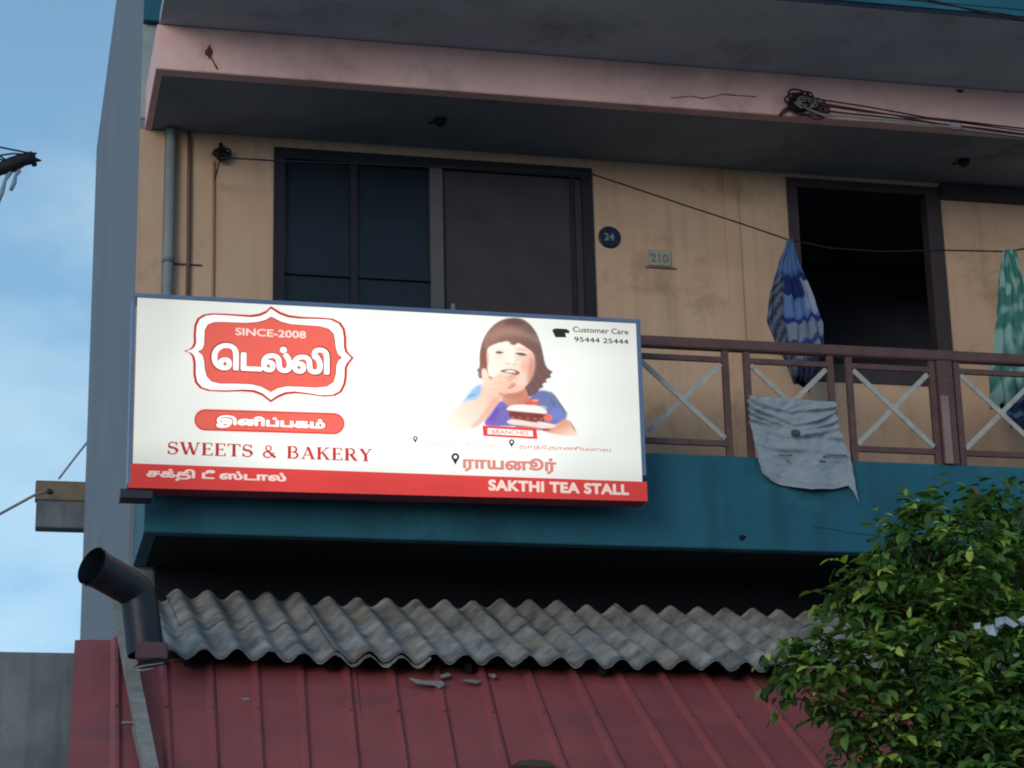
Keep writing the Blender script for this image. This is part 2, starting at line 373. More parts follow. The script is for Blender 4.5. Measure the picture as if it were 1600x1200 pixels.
def tangle(c, r, n, m, parent, name='coil', flat=.5, rad=.012):
    mb = MB()
    for i in range(n):
        ax = Vector((random.gauss(0,.3), 1, random.gauss(0,.3))).normalized(); x = ax.cross(Vector((0,0,1))).normalized(); z = ax.cross(x)
        rr = r*random.uniform(.5, 1.0); o = Vector((random.uniform(-.25,.25)*r, random.uniform(-.3,.1)*r, random.uniform(-.3,.3)*r)); e = random.uniform(.6,1)
        pts = [c+o+(x*math.cos(t)*rr+z*math.sin(t)*rr*e*flat*1.4)*(1+.1*math.sin(3*t+i)) for t in (2*math.pi*k/18*1.0 for k in range(19))]
        mb.tube(pts, rad, 6)
    return mb.build(name, m, parent)
random.seed(5)
cb = thing('cable_coil', 'black coil of cable hanging high on the wall left of the big window', 'cable', tuple(at(345, 245, YW-.08)))
tangle(at(345, 243, YW-.06), .075, 8, CABLE, cb, rad=.011)
MB().tube([at(345, 235, YW-.06), at(345, 225, YW-.03)], .02, 8).build('hook', CABLE, cb)

pl = thing('house_number_disc', 'round navy enamel disc with a pale number on the cream wall', 'sign', tuple(at(952, 371, YW)))
q = at(952, 371, YW-.002)
MB().tube([q, q+Vector((0,-.012,0)), q+Vector((0,-.02,0))], [.105,.105,.095], 32).build('disc', ENAMEL, pl)
mp_ = thing('number_plate', 'small pale rectangular number plate fixed on the cream wall right of the disc', 'plate', tuple(at(1030, 403, YW)))
a, b = at(1012, 390, YW), at(1048, 417, YW)
MB().box(a.x, b.x, YW-.018, YW-.002, b.z, a.z, .004).build('plate', PLATEC, mp_)
MB().box(a.x-.03, b.x+.05, YW-.022, YW-.004, b.z-.022, b.z-.012).build('ledge', INK, mp_)

# ------------------------------------------------------------------ text as flat mesh
def text_mesh(s, bold=0, spacing=1.0):
    cu = bpy.data.curves.new('t', 'FONT'); cu.body = s; cu.size = 1; cu.offset = bold; cu.space_character = spacing
    cu.resolution_u = 4
    o = bpy.data.objects.new('t', cu); COL.objects.link(o)
    for q in bpy.context.selected_objects: q.select_set(False)
    bpy.context.view_layer.objects.active = o; o.select_set(True); bpy.ops.object.convert(target='CURVE')
    # each outer contour is filled by itself, so strokes of a letter that overlap leave no holes
    sp = []
    for k, q in enumerate(o.data.splines):
        P = [tuple(b.co[:2]) for b in q.bezier_points]
        ar = sum(P[i][0]*P[(i+1) % len(P)][1]-P[(i+1) % len(P)][0]*P[i][1] for i in range(len(P)))/2
        xs, ys = [p[0] for p in P], [p[1] for p in P]; sp.append((k, ar, min(xs), max(xs), min(ys), max(ys)))
    main = max(sp, key=lambda q: abs(q[1]))[1]
    outer = [q for q in sp if q[1]*main > 0]; hole = [q for q in sp if q[1]*main <= 0]
    V = []; Fc = []
    for n_, q in enumerate(outer):
        keep = {q[0]} | {h_[0] for h_ in hole if h_[2] >= q[2]-1e-4 and h_[3] <= q[3]+1e-4 and h_[4] >= q[4]-1e-4 and h_[5] <= q[5]+1e-4}
        c2 = o.data.copy()
        for k in sorted(set(range(len(sp)))-keep, reverse=True): c2.splines.remove(c2.splines[k])
        c2.dimensions = '2D'; c2.fill_mode = 'BOTH'
        t_ = bpy.data.objects.new('t2', c2); COL.objects.link(t_)
        dg = bpy.context.evaluated_depsgraph_get(); dg.update()
        m1 = bpy.data.meshes.new_from_object(t_.evaluated_get(dg)); o_ = len(V)
        V += [(v.co.x, v.co.y, (n_ % 2)*.5) for v in m1.vertices]; Fc += [tuple(i+o_ for i in p.vertices) for p in m1.polygons]
        bpy.data.objects.remove(t_); bpy.data.curves.remove(c2); bpy.data.meshes.remove(m1)
    c_ = o.data; bpy.data.objects.remove(o); bpy.data.curves.remove(c_)
    me = bpy.data.meshes.new('lettering'); me.from_pydata(V, [], Fc); return me
def embolden(me, b, n=14):
    src = [v.co.copy() for v in me.vertices]; bz = 1.0; fs = [tuple(p.vertices) for p in me.polygons]; V = []; Fc = []
    for k in range(n+1):
        a = 2*math.pi*k/n; dx, dy = (b*math.cos(a), b*math.sin(a)) if k < n else (0, 0); o = len(V)
        V += [(c.x+dx, c.y+dy, k*1.0+c.z) for c in src]; Fc += [tuple(i+o for i in f) for f in fs]
    m2 = bpy.data.meshes.new('lettering'); m2.from_pydata(V, [], Fc); return m2
def place_text(s, tl, br, Y, m, parent, name, bold=0, spacing=1.0, me=None):
    """fit the lettering into the rectangle between two points of the plane at depth Y"""
    if me is None:
        me = text_mesh(s, 0, spacing)
        if bold: me = embolden(me, bold)
    lays = [v.co.z for v in me.vertices]
    co = np.array([v.co[:] for v in me.vertices]); lo, hi = co.min(0), co.max(0)
    a, b = at(*tl, Y), at(*br, Y)
    off = parent.location
    for v in me.vertices:
        x = a.x + (v.co.x-lo[0])/(hi[0]-lo[0])*(b.x-a.x); z = b.z + (v.co.y-lo[1])/(hi[1]-lo[1])*(a.z-b.z)
        v.co = Vector((x, Y-lays[v.index]*2e-5, z)) - off
    me.materials.clear(); me.materials.append(m)
    o = bpy.data.objects.new(name, me); link(o, parent); return o
place_text('24', (944, 364), (960, 376), YW-.024, WHITEINK, pl, 'number', .02)
place_text('210', (1016, 396), (1045, 411), YW-.021, INK, mp_, 'number', .02)

# ------------------------------------------------------------------ the light-box sign
YS, YSB = -.45, -.23
SX0, SX1, SZ0, SZ1 = 0.938, 5.04, 5.80, 7.33
sg = thing('light_box_sign', 'long lit shop sign with red emblem, child eating cake and red bottom band', 'sign', (SX0, YS, SZ0))
def smat(name, c, gain=1.0, vcol=False):
    """translucent print of a back-lit sign: the tubes inside are brighter behind the middle than at the ends"""
    mt = bpy.data.materials.new(name); mt.use_nodes = True; t = mt.node_tree; b = t.nodes['Principled BSDF']; N = t.nodes.new; L = t.links.new
    tc = N('ShaderNodeTexCoord'); sp = N('ShaderNodeSeparateXYZ'); L(tc.outputs['Object'], sp.inputs[0])
    def mr(src, a, b_, c_, d):
        r = N('ShaderNodeMapRange'); r.interpolation_type = 'SMOOTHSTEP'
        for kk, v in (('From Min',a),('From Max',b_),('To Min',c_),('To Max',d)): r.inputs[kk].default_value = v
        L(src, r.inputs['Value']); return r.outputs[0]
    def mul(a, b_):
        r = N('ShaderNodeMath'); r.operation = 'MULTIPLY'; L(a, r.inputs[0]); L(b_, r.inputs[1]); return r.outputs[0]
    g = mul(mr(sp.outputs['X'], -.1, 1.5, .72, 1.12), mr(sp.outputs['X'], 2.7, 4.3, 1.0, .70))
    g = mul(g, mr(sp.outputs['Z'], .0, .42, .74, 1.0)); g = mul(g, mr(sp.outputs['Z'], 1.15, 1.62, 1.0, .84))
    no = N('ShaderNodeTexNoise'); no.inputs['Scale'].default_value = 1.3; no.inputs['Detail'].default_value = 1; L(tc.outputs['Object'], no.inputs['Vector'])
    g = mul(g, mr(no.outputs['Fac'], .3, .7, .94, 1.05))
    k = N('ShaderNodeMath'); k.operation = 'MULTIPLY'; k.inputs[1].default_value = gain*1.05; L(g, k.inputs[0])
    L(k.outputs[0], b.inputs['Emission Strength'])
    if vcol:
        a = N('ShaderNodeVertexColor'); a.layer_name = 'Col'; L(a.outputs[0], b.inputs['Emission Color']); 
        b.inputs['Base Color'].default_value = (.05,.05,.05,1)
    else:
        b.inputs['Emission Color'].default_value = (*c, 1); b.inputs['Base Color'].default_value = (*(x*.06 for x in c), 1)
    b.inputs['Roughness'].default_value = .35; b.inputs['Specular IOR Level'].default_value = .2
    return mt
PW = (.93, .955, .90)
S_WHITE = smat('lit_white_print', PW, 1.0)
S_RED = smat('lit_red_print', rgb(228, 72, 68), 1.0)
S_CORAL = smat('lit_coral_print', rgb(236, 104, 90), 1.0)
S_DKRED = smat('lit_dark_red_print', rgb(196, 48, 40), 1.0)
S_MAROON = smat('lit_maroon_print', rgb(150, 48, 40), 1.0)
S_PINKW = smat('lit_pinkish_white_print', rgb(252, 226, 218), 1.05)
S_PINK = smat('lit_faded_pink_print', rgb(222, 140, 128), 1.0)
S_BLACK = smat('lit_black_print', rgb(48, 42, 38), 1.0)
S_GREY = smat('lit_grey_print', rgb(120, 112, 104), 1.0)
S_BLOWN = smat('lit_bright_white_print', (1, .985, .95), 1.15)

T = .035
MB().box(SX0+T, SX1-T, YS+.004, YS+.02, SZ0+.005, SZ1-T).build('light_panel', S_WHITE, sg)
MB().box(SX0, SX1, YS-.006, YSB, SZ1-T, SZ1, .004).build('top_frame', ALU, sg)
MB().box(SX0, SX0+T-.012, YS-.006, YSB, SZ0+.002, SZ1-T-.0005, .003).build('side_frame', ALU, sg)
MB().box(SX1-T, SX1, YS-.006, YSB, SZ0+.21, SZ1-T-.0005, .003).build('side_frame', ALU, sg)
MB().box(SX0+T+.01, SX1-T-.01, YSB+.001, YSB+.02, SZ0+.01, SZ1-T-.01).build('back_plate', ALUD, sg)
# red band: front strip that wraps under the box
zb0, zb1 = at(203, 724, YS).z, at(1008, 753, YS).z
mb = MB(); mb.poly([(SX0+.004, YS-.004, SZ0-.03), (SX1, YS-.004, SZ0), (SX1, YS-.004, zb1), (SX0+.004, YS-.004, zb0)], Vector((0, .006, 0)))
mb.build('red_band', S_RED, sg)
REDV = mat('dark_red_vinyl', (.30,.02,.03), .4)
mb = MB(); mb.poly([(SX0+.004, YS+.003, SZ0-.031), (SX1-.002, YS+.003, SZ0-.001), (SX1-.002, YS+.003, SZ0+.003), (SX0+.004, YS+.003, SZ0-.027)], Vector((0, YSB-YS-.005, 0)))
mb.build('red_underside', REDV, sg)
# steel arms that carry the box on the balcony band
for x in (1.25, 2.6, 3.9, 4.75):
    for z in (5.95, 6.9 if x < 4 else 7.0):
        mb = MB().box(x-.02, x+.02, YSB+.002, -.001, z-.02, z+.02)
        if z > 6.4: mb.box(x-.02, x+.02, -.04, -.002, ZF+.005, z-.021)
        mb.build('bracket', ALUD, sg)
MB().box(SX0-.05, SX0+.19, YS+.02, YSB, SZ0-.10, SZ0-.035).build('bracket', ALUD, sg)
q = at(708, 476, -.3); MB().tube([(q.x, -.3, SZ1), (q.x, -.3, SZ1+.10)], .018, 8).build('lifting_stud', TIN, sg)

# emblem, traced once as two star-shaped outlines (pixel coordinates of an enlarged view)
def e8(p): return (280+p[0]/5.714, 470+p[1]/5.714)
OUT = [(818,50),(780,88),(720,115),(640,128),(520,122),(400,115),(290,112),(220,122),(165,155),(138,210),(130,290),(132,370),(118,410),(90,435),(40,447),(92,465),(118,500),(128,560),(128,660),(142,730),(185,780),(260,805),(400,812),(560,808),(660,815),(740,845),(818,905),(880,865),(950,835),(1040,825),(1150,835),(1280,855),(1390,848),(1450,815),(1483,750),(1495,680),(1497,600),(1515,560),(1557,510),(1505,460),(1490,410),(1490,330),(1478,250),(1440,195),(1370,160),(1250,150),(1100,145),(980,130),(900,100)]
INN = [(820,140),(770,170),(700,188),(600,196),(480,192),(380,188),(310,190),(255,212),(228,260),(224,330),(222,390),(208,430),(165,452),(208,485),(222,540),(228,610),(245,675),(290,722),(370,740),(500,740),(640,745),(730,765),(818,815),(880,780),(960,764),(1080,768),(1220,776),(1320,765),(1380,725),(1400,650),(1404,575),(1420,535),(1455,510),(1415,470),(1398,420),(1392,350),(1378,290),(1335,248),(1250,225),(1120,216),(1000,208),(910,185)]
def polar(P, c, n=720):
    P = P+[P[0]]; out = []
    segs = list(zip(P, P[1:]))
    for k in range(n):
        a = 2*math.pi*k/n; dx, dy = math.cos(a), math.sin(a); best = 0
        for p, q in segs:
            ex, ey = q[0]-p[0], q[1]-p[1]; den = dx*ey-dy*ex
            if abs(den) < 1e-9: continue
            rx, ry = p[0]-c[0], p[1]-c[1]
            t = (rx*ey-ry*ex)/den; s_ = (rx*dy-ry*dx)/den
            if -1e-6 <= s_ <= 1+1e-6 and t > best: best = t
        out.append(best)
    return out
cc = (812, 480); po, pi_ = polar(OUT, cc), polar(INN, cc)
def star(rr, Y, m, name):
    P = []
    for k, r in enumerate(rr):
        a = 2*math.pi*k/len(rr); P.append(at(*e8((cc[0]+math.cos(a)*r, cc[1]+math.sin(a)*r)), Y))
    mb = MB(); c_ = mb.bm.verts.new(at(*e8(cc), Y)); vs = [mb.bm.verts.new(p) for p in P]
    for i in range(len(vs)): mb.bm.faces.new((c_, vs[i], vs[(i+1) % len(vs)]))
    return mb.build(name, m, sg, recalc=False)
star([r+10 for r in po], YS+.001, S_PINKW, 'emblem_halo')
star([r+1 for r in po], YS, S_DKRED, 'emblem_outline')
star([r-21 for r in po], YS-.0015, S_BLOWN, 'emblem_ring')
star(pi_, YS-.003, S_MAROON, 'emblem_inner_outline')
star([r-7 for r in pi_], YS-.0045, S_CORAL, 'emblem_field')
YT = YS-.008
place_text('SINCE-2008', (368, 512), (478, 529), YT, S_PINKW, sg, 'lettering', .022)
# Tamil letters stand in their visual order (vowel signs that are read after a consonant but written before it come first)
place_text('\u0bc6\u0b9f\u0bb2\u0bcd\u0bb2\u0bbf', (329, 533), (517, 588), YT+.0015, S_MAROON, sg, 'lettering_edge', .062, .95)
place_text('\u0bc6\u0b9f\u0bb2\u0bcd\u0bb2\u0bbf', (331, 535), (515, 586), YT, S_BLOWN, sg, 'lettering', .045, .95)
def pill(x0, y0, x1, y1, Y, m, name, sl=.03):
    a = [];  r = (y1-y0)/2
    for k in range(25): t = math.pi/2+math.pi*k/24; a.append((x0+r+math.cos(t)*r, (y0+r)-math.sin(t)*r+sl*(x0+r-x0)))
    for k in range(25): t = -math.pi/2+math.pi*k/24; a.append((x1-r+math.cos(t)*r, (y0+r)-math.sin(t)*r+sl*(x1-r-x0)))
    return MB().poly([at(x, y, Y) for x, y in a], Vector((0, .001, 0))).build(name, m, sg)
pill(302, 637, 540, 674, YS, S_PINKW, 'pill_halo'); pill(304, 639, 538, 672, YS-.0015, S_DKRED, 'pill_outline'); pill(306, 641, 536, 670, YS-.003, S_CORAL, 'pill')
TI = '\u0b87\u0ba9\u0bbf\u0baa\u0bcd\u0baa\u0b95\u0bae\u0bcd'
place_text(TI, (336, 647), (510, 676), YT+.0015, S_DKRED, sg, 'lettering_edge', .075, 1.0)
place_text(TI, (338, 648), (508, 675), YT, S_BLOWN, sg, 'lettering', .055, 1.0)
place_text('\u0b9a\u0b95\u0bcd\u0ba4\u0bbf \u0b9f\u0bc0 \u0bb8\u0bcd\u0b9f\u0bbe\u0bb2\u0bcd', (229, 731), (447, 757), YT, S_PINKW, sg, 'lettering', .045)
place_text('SAKTHI TEA STALL', (763, 749), (983, 774), YT, S_PINKW, sg, 'lettering', .05, 1.06)
place_text('\u0bb0\u0bbe\u0baf\u0ba9\u0bc2\u0bb0\u0bcd', (723, 711), (870, 742), YT, S_PINK, sg, 'lettering', .045)
place_text('\u0ba4\u0bbe\u0ba8\u0bcd\u0bc7\u0ba4\u0bbe\u0ba3\u0bbf\u0bae\u0bc8\u0bb2', (811, 694), (955, 708), YT, S_PINK, sg, 'lettering', .012)
place_text('\u0bc7\u0b95\u0bbe\u0bb5\u0bc8 \u0b9a\u0bbe\u0bc8\u0bb2', (659, 687), (775, 699), YT, smat('lit_faint_print', rgb(236, 198, 186), 1), sg, 'lettering', .01)
place_text('Customer Care', (895, 510), (982, 523), YT, S_BLACK, sg, 'lettering', .012)
place_text('95444 25444', (897, 526), (982, 538), YT, S_BLACK, sg, 'lettering', .012)
# map pins, handset, ribbon
def px_poly(pts, Y, m, name): return MB().poly([at(x, y, Y) for x, y in pts], Vector((0, .001, 0))).build(name, m, sg)
def pin(cx, cy, s):
    px_poly([(cx+math.cos(a)*s, cy+math.sin(a)*s) for a in (math.pi*2*k/20 for k in range(20)) if not (.38*math.pi < a < .62*math.pi)]+[], YS-.001, S_BLACK, 'map_pin')
    px_poly([(cx-.8*s, cy+.45*s), (cx+.8*s, cy+.45*s), (cx, cy+2*s)], YS-.0025, S_BLACK, 'map_pin')
    px_poly([(cx+math.cos(a)*s*.42, cy+math.sin(a)*s*.42) for a in (math.pi*2*k/14 for k in range(14))], YS-.004, S_BLOWN, 'map_pin_hole')
pin(711.5, 714, 6.2); pin(799.5, 690.5, 4.2); pin(649, 685, 3.6)
px_poly([(863,515),(868,513),(885,514),(890,517),(889,521),(883,520),(882,523),(885,527),(868,527),(871,522),(870,519),(864,519)], YS-.001, S_BLACK, 'handset')
px_poly([(754,665),(838,669),(832,677),(840,686),(755,681),(760,673)], YS-.0075, S_RED, 'ribbon')
px_poly([(762,669),(832,673),(828,677),(833,682),(762,678)], YS-.009, S_BLOWN, 'ribbon_panel')
place_text('BRANCHES', (768, 671), (826, 680), YS-.0105, S_CORAL, sg, 'lettering', .02)

# serif capitals built from strokes
def arc(cx, cy, rx, ry, a0, a1, n=14): return [(cx+rx*math.cos(math.radians(a0+(a1-a0)*k/n)), cy+ry*math.sin(math.radians(a0+(a1-a0)*k/n))) for k in range(n+1)]
K, H = .18, .075      # thick and thin stroke
LET = {
 'S': (.62, [(arc(.31,.74,.22,.22,20,200), .09), (arc(.31,.74,.22,.22,200,268)+arc(.31,.27,.24,.25,92,-10), K), (arc(.31,.27,.24,.25,-10,-165), .09), ([(.53,.98),(.53,.72)], H), ([(.07,.3),(.07,.02)], H)]),
 'W': (1.15, [([(.12,1),(.38,0)], K), ([(.38,0),(.6,.95)], H), ([(.55,.95),(.8,0)], K), ([(.8,0),(1.04,1)], H), ([(0,.975),(.28,.975)], H), ([(.45,.975),(.68,.975)], H), ([(.93,.975),(1.15,.975)], H)]),
 'E': (.66, [([(.16,0),(.16,1)], K), ([(.02,.972),(.58,.972)], H), ([(.02,.028),(.6,.028)], H), ([(.16,.52),(.46,.52)], H), ([(.57,1),(.57,.78)], H), ([(.6,0),(.6,.24)], H), ([(.46,.62),(.46,.42)], H)]),
 'T': (.74, [([(.37,0),(.37,1)], K), ([(.02,.972),(.72,.972)], H), ([(.04,1),(.04,.76)], H), ([(.7,1),(.7,.76)], H), ([(.22,.028),(.52,.028)], H)]),
 'B': (.72, [([(.16,0),(.16,1)], K), ([(.02,.972),(.36,.972)], H), ([(.02,.028),(.38,.028)], H), ([(.16,.53),(.36,.53)], H), (arc(.36,.75,.2,.22,90,-90), .12), (arc(.38,.28,.24,.25,90,-90), .13)]),
 'A': (.84, [([(.42,1),(.72,0)], K), ([(.42,.97),(.14,0)], H), ([(.22,.33),(.6,.33)], H), ([(0,.028),(.28,.028)], H), ([(.56,.028),(.86,.028)], H)]),
 'K': (.8, [([(.16,0),(.16,1)], K), ([(.02,.972),(.3,.972)], H), ([(.02,.028),(.3,.028)], H), ([(.2,.45),(.64,.97)], H), ([(.34,.6),(.68,0)], K), ([(.5,.972),(.78,.972)], H), ([(.52,.028),(.82,.028)], H)]),
 'R': (.78, [([(.16,0),(.16,1)], K), ([(.02,.972),(.36,.972)], H), ([(.02,.028),(.3,.028)], H), ([(.16,.5),(.36,.5)], H), (arc(.36,.74,.21,.235,90,-90), .13), ([(.38,.5),(.66,.02)], K), ([(.58,.028),(.78,.028)], H)]),
 'Y': (.78, [([(.12,1),(.39,.48)], K), ([(.39,.48),(.66,1)], H), ([(.39,.5),(.39,0)], K), ([(0,.975),(.26,.975)], H), ([(.54,.975),(.78,.975)], H), ([(.24,.028),(.54,.028)], H)]),
 '&': (.8, [(arc(.33,.76,.15,.2,-60,250), .09), ([(.25,.6),(.72,.02)], K), (arc(.28,.25,.22,.24,70,300), .11), ([(.4,.05),(.66,.45)], H)]),
 ' ': (.42, [])}
def serif_mesh(s):
    bm = bmesh.new(); x = 0; k = 0
    for ch in s:
        w, strokes = LET[ch]
        for pts, t in strokes:
            P = [Vector((p[0]+x, p[1], k*.8)) for p in pts]; k += 1; prev = None
            for i, p in enumerate(P):
                d = (P[min(i+1, len(P)-1)]-P[max(i-1, 0)]); n_ = Vector((-d.y, d.x, 0)).normalized()
                if len(P) == 2 and abs(d.y) > .6 and abs(d.x) > .1: n_ = Vector((-1 if d.y > 0 else 1, 0, 0))
                a, b = bm.verts.new(p+n_*t/2), bm.verts.new(p-n_*t/2)
                if prev: bm.faces.new((prev[0], prev[1], b, a))
                prev = (a, b)
        x += w+.07
    me = bpy.data.meshes.new('lettering'); bm.to_mesh(me); bm.free(); return me
me = serif_mesh('SWEETS & BAKERY')
o = place_text('', (262, 689), (582, 722), YT, S_DKRED, sg, 'lettering', me=me)

# the child eating cake: a printed picture, as colours on a fine flat grid
def girl():
    GW, GH = 284, 240          # cells; one cell is 5 units of the enlarged view (1418 x 1200)
    SS = 2
    yy, xx = np.mgrid[0:GH*SS, 0:GW*SS]; X = (xx+.5)*5/SS; Y = (yy+.5)*5/SS
    def mask(P):
        m_ = np.zeros(X.shape, bool); n = len(P)
        for i in range(n):
            (x1, y1), (x2, y2) = P[i], P[(i+1) % n]
            if y1 == y2: continue
            c = ((y1 <= Y) & (Y < y2)) | ((y2 <= Y) & (Y < y1))
            m_ ^= c & (X < (x2-x1)*(Y-y1)/(y2-y1)+x1)
        return m_.astype(float)
    def blur(a, r):
        r = max(1, int(r*SS/5)); kx = np.ones(2*r+1)/(2*r+1)
        for _ in range(2):
            a = np.apply_along_axis(lambda v: np.convolve(v, kx, 'same'), 0, a); a = np.apply_along_axis(lambda v: np.convolve(v, kx, 'same'), 1, a)
        return a
    img = np.ones(X.shape+(3,))*np.array(PW); alpha = np.zeros(X.shape)
    def lin(c): return np.array(rgb(*c))
    def smooth(P, it=2):
        for _ in range(it):
            Q = []
            for i in range(len(P)):
                a, b = P[i], P[(i+1) % len(P)]
                Q += [(a[0]*.75+b[0]*.25, a[1]*.75+b[1]*.25), (a[0]*.25+b[0]*.75, a[1]*.25+b[1]*.75)]
            P = Q
        return P
    def paint(P, c, soft=6, c2=None, g=None, op=1, sm=2):
        """c blends to c2 along the line g = (x0,y0,x1,y1)"""
        m_ = blur(mask(smooth(P, sm)), soft*.65)*op
        col = lin(c)*np.ones(X.shape+(3,))
        if c2 is not None:
            dx, dy = g[2]-g[0], g[3]-g[1]; t = np.clip(((X-g[0])*dx+(Y-g[1])*dy)/(dx*dx+dy*dy), 0, 1)[..., None]
            col = col*(1-t)+lin(c2)*t
        img[:] = img*(1-m_[..., None])+col*m_[..., None]; np.maximum(alpha, m_, out=alpha)
    def ell(cx, cy, rx, ry, rot=0, n=20):
        r = math.radians(rot); return [(cx+rx*math.cos(a)*math.cos(r)-ry*math.sin(a)*math.sin(r), cy+rx*math.cos(a)*math.sin(r)+ry*math.sin(a)*math.cos(r)) for a in (2*math.pi*k/n for k in range(n))]
    # shirt
    paint([(500,650),(560,700),(560,800),(420,840),(330,850),(335,810),(400,720),(450,670)], (140,178,222), 16, (170,205,235), (560,700,330,850))
    paint([(600,810),(720,790),(800,850),(900,790),(980,705),(1060,708),(1110,740),(1160,810),(1240,915),(1215,965),(1130,1010),(900,1015),(700,1015),(520,1020),(540,940)], (120,98,182), 8, (104,118,168), (600,900,1100,800))
    paint([(560,850),(650,830),(640,960),(560,990)], (98,72,178), 22, op=.7)
    paint([(1090,860),(1170,850),(1230,930),(1180,990),(1100,950)], (120,132,215), 22, op=.7)
    # neck
    paint([(640,720),(890,660),(925,760),(880,830),(800,870),(700,830)], (228,165,138), 10, (196,120,96), (700,700,800,860))
    # hair at the back and sides
    paint([(640,125),(700,98),(790,86),(870,105),(930,155),(975,220),(1010,310),(1030,400),(1042,470),(1065,525),(1120,550),(1085,575),(1105,600),(1045,615),(1070,640),(1020,650),(1035,690),(1000,690),(980,735),(905,775),(885,700),(800,560),(700,500),(560,560),(560,620),(470,605),(500,575),(452,530),(490,520),(485,430),(497,330),(530,245),(580,175)], (134,92,82), 5, (112,78,74), (600,200,1050,500))
    # face
    paint([(552,350),(600,318),(680,296),(740,288),(830,305),(900,345),(950,395),(958,470),(950,545),(925,610),(890,668),(830,715),(720,735),(630,690),(575,610),(552,520),(545,430)], (255,244,228), 7, (244,196,172), (640,420,960,600))
    paint([(900,370),(950,400),(962,480),(950,560),(905,650),(890,560),(905,460)], (226,160,138), 22, op=.7)
    # fringe
    paint([(520,350),(535,255),(600,180),(700,110),(800,95),(900,150),(960,230),(985,330),(960,400),(925,370),(885,345),(850,322),(815,300),(790,325),(755,322),(735,285),(700,285),(650,298),(590,325),(545,352)], (158,112,94), 6, (120,82,74), (560,200,930,260))
    paint([(580,250),(640,180),(740,170),(850,190),(880,240),(760,225),(660,235),(600,290)], (176,134,116), 26, op=.65)
    paint([(690,110),(790,90),(860,110),(880,160),(760,150),(700,150)], (92,56,56), 20, op=.7)
    for x0 in (560,610,665,720,790,850,900): paint([(x0,200),(x0+12,200),(x0+22-(x0-700)*.02,330),(x0+8,330)], (110,68,56), 9, op=.25)
    paint([(497,340),(540,345),(552,450),(552,520),(500,520),(488,440)], (140,84,70), 8)
    # eyes, brows, nose, mouth
    paint(ell(655,362,52,6,2), (214,176,150), 8, op=.7); paint(ell(845,362,58,7,8), (206,158,132), 8, op=.8)
    paint([(612,388),(640,376),(680,378),(700,388),(670,394),(635,394)], (74,48,44), 4); paint(ell(652,384,14,8), (40,26,26), 4)
    paint([(778,392),(820,386),(870,394),(905,412),(860,412),(810,404)], (92,58,50), 4); paint(ell(845,401,17,8,8), (44,28,28), 4)
    paint([(690,478),(720,474),(760,480),(800,478),(800,494),(770,492),(745,488)], (196,134,108), 4, op=.85); paint([(800,400),(822,480),(800,490),(792,440)], (240,200,176), 12, op=.6)
    paint([(650,548),(690,532),(740,524),(800,536),(838,558),(810,580),(770,572),(700,556)], (120,62,50), 4)
    paint([(690,546),(740,534),(795,546),(800,560),(740,556)], (252,246,238), 4); paint([(790,560),(838,560),(810,582),(778,578)], (190,80,68), 5)
    # raised arm and hand
    paint([(500,640),(570,640),(690,650),(720,730),(640,820),(560,940),(470,1020),(380,1052),(290,1058),(205,1010),(212,940),(270,870),(360,800),(470,790),(505,720)], (238,190,164), 12, (255,236,220), (640,760,230,1020))
    paint([(600,760),(680,760),(610,850),(520,980),(430,1040),(400,1030),(500,930)], (222,158,134), 18, op=.6)
    paint([(498,522),(545,524),(560,570),(590,612),(640,560),(720,566),(790,580),(740,640),(790,650),(730,740),(640,770),(550,740),(515,650)], (250,216,192), 9, (240,190,164), (540,560,720,740))
    paint([(720,620),(780,575),(828,590),(830,620),(770,660),(735,670)], (248,200,178), 6)
    paint([(735,690),(800,665),(860,668),(862,695),(800,730),(740,742)], (246,194,168), 6)
    paint([(720,688),(790,652),(812,660),(740,698)], (190,84,66), 6, op=.8); paint([(720,625),(800,575),(812,582),(735,640)], (206,130,108), 6, op=.6)
    paint([(560,575),(600,600),(600,614),(568,610)], (170,96,78), 6, op=.8); paint([(470,548),(500,560),(500,600),(470,600)], (110,62,52), 7, op=.7)
    for cx, cy, rx, ry, c, o_ in ((640,470,60,45,(255,226,206),.6),(880,500,48,55,(232,160,136),.55),(740,640,90,30,(226,160,134),.5),(760,440,26,60,(255,246,232),.8),(650,415,60,22,(232,196,172),.5),(850,430,60,20,(224,178,152),.5),(735,600,60,14,(214,140,116),.5)):
        if cy < 560: paint(ell(cx, cy, rx, ry), c, 20, op=o_)
    for a_, b_ in (((640,600),(700,590)),((600,650),(690,640)),((560,700),(640,700))): paint([a_, b_, (b_[0], b_[1]+7), (a_[0], a_[1]+9)], (214,156,130), 7, op=.55)
    # folds of the shirt
    for P_ in ([(600,880),(690,850),(694,862),(610,900)], [(1090,760),(1140,860),(1128,866),(1080,770)], [(960,760),(940,830),(926,830),(950,752)], [(380,760),(460,730),(462,742),(390,776)]): paint(P_, (84,70,140), 9, op=.5)
    paint([(1085,712),(1130,745),(1180,820),(1244,915),(1236,922),(1168,832),(1118,756),(1080,722)], (52,56,80), 4, op=.8)
    # other forearm
    paint([(1215,945),(1250,970),(1300,1050),(1340,1085),(1280,1100),(1130,1085),(1000,1050),(1090,1030),(1150,1000)], (232,160,130), 8, (252,222,204), (1200,1000,1250,1100))
    paint([(1240,955),(1258,965),(1312,1050),(1300,1062)], (166,88,68), 5, op=.8)
    # cake
    paint([(740,880),(1045,905),(1050,985),(900,975),(735,945)], (126,44,36), 5)
    paint([(820,905),(880,900),(940,912),(900,925)], (176,80,60), 8, op=.7)
    paint([(712,868),(755,832),(860,828),(1000,838),(1060,878),(1066,912),(960,902),(850,892),(730,882)], (252,238,226), 5)
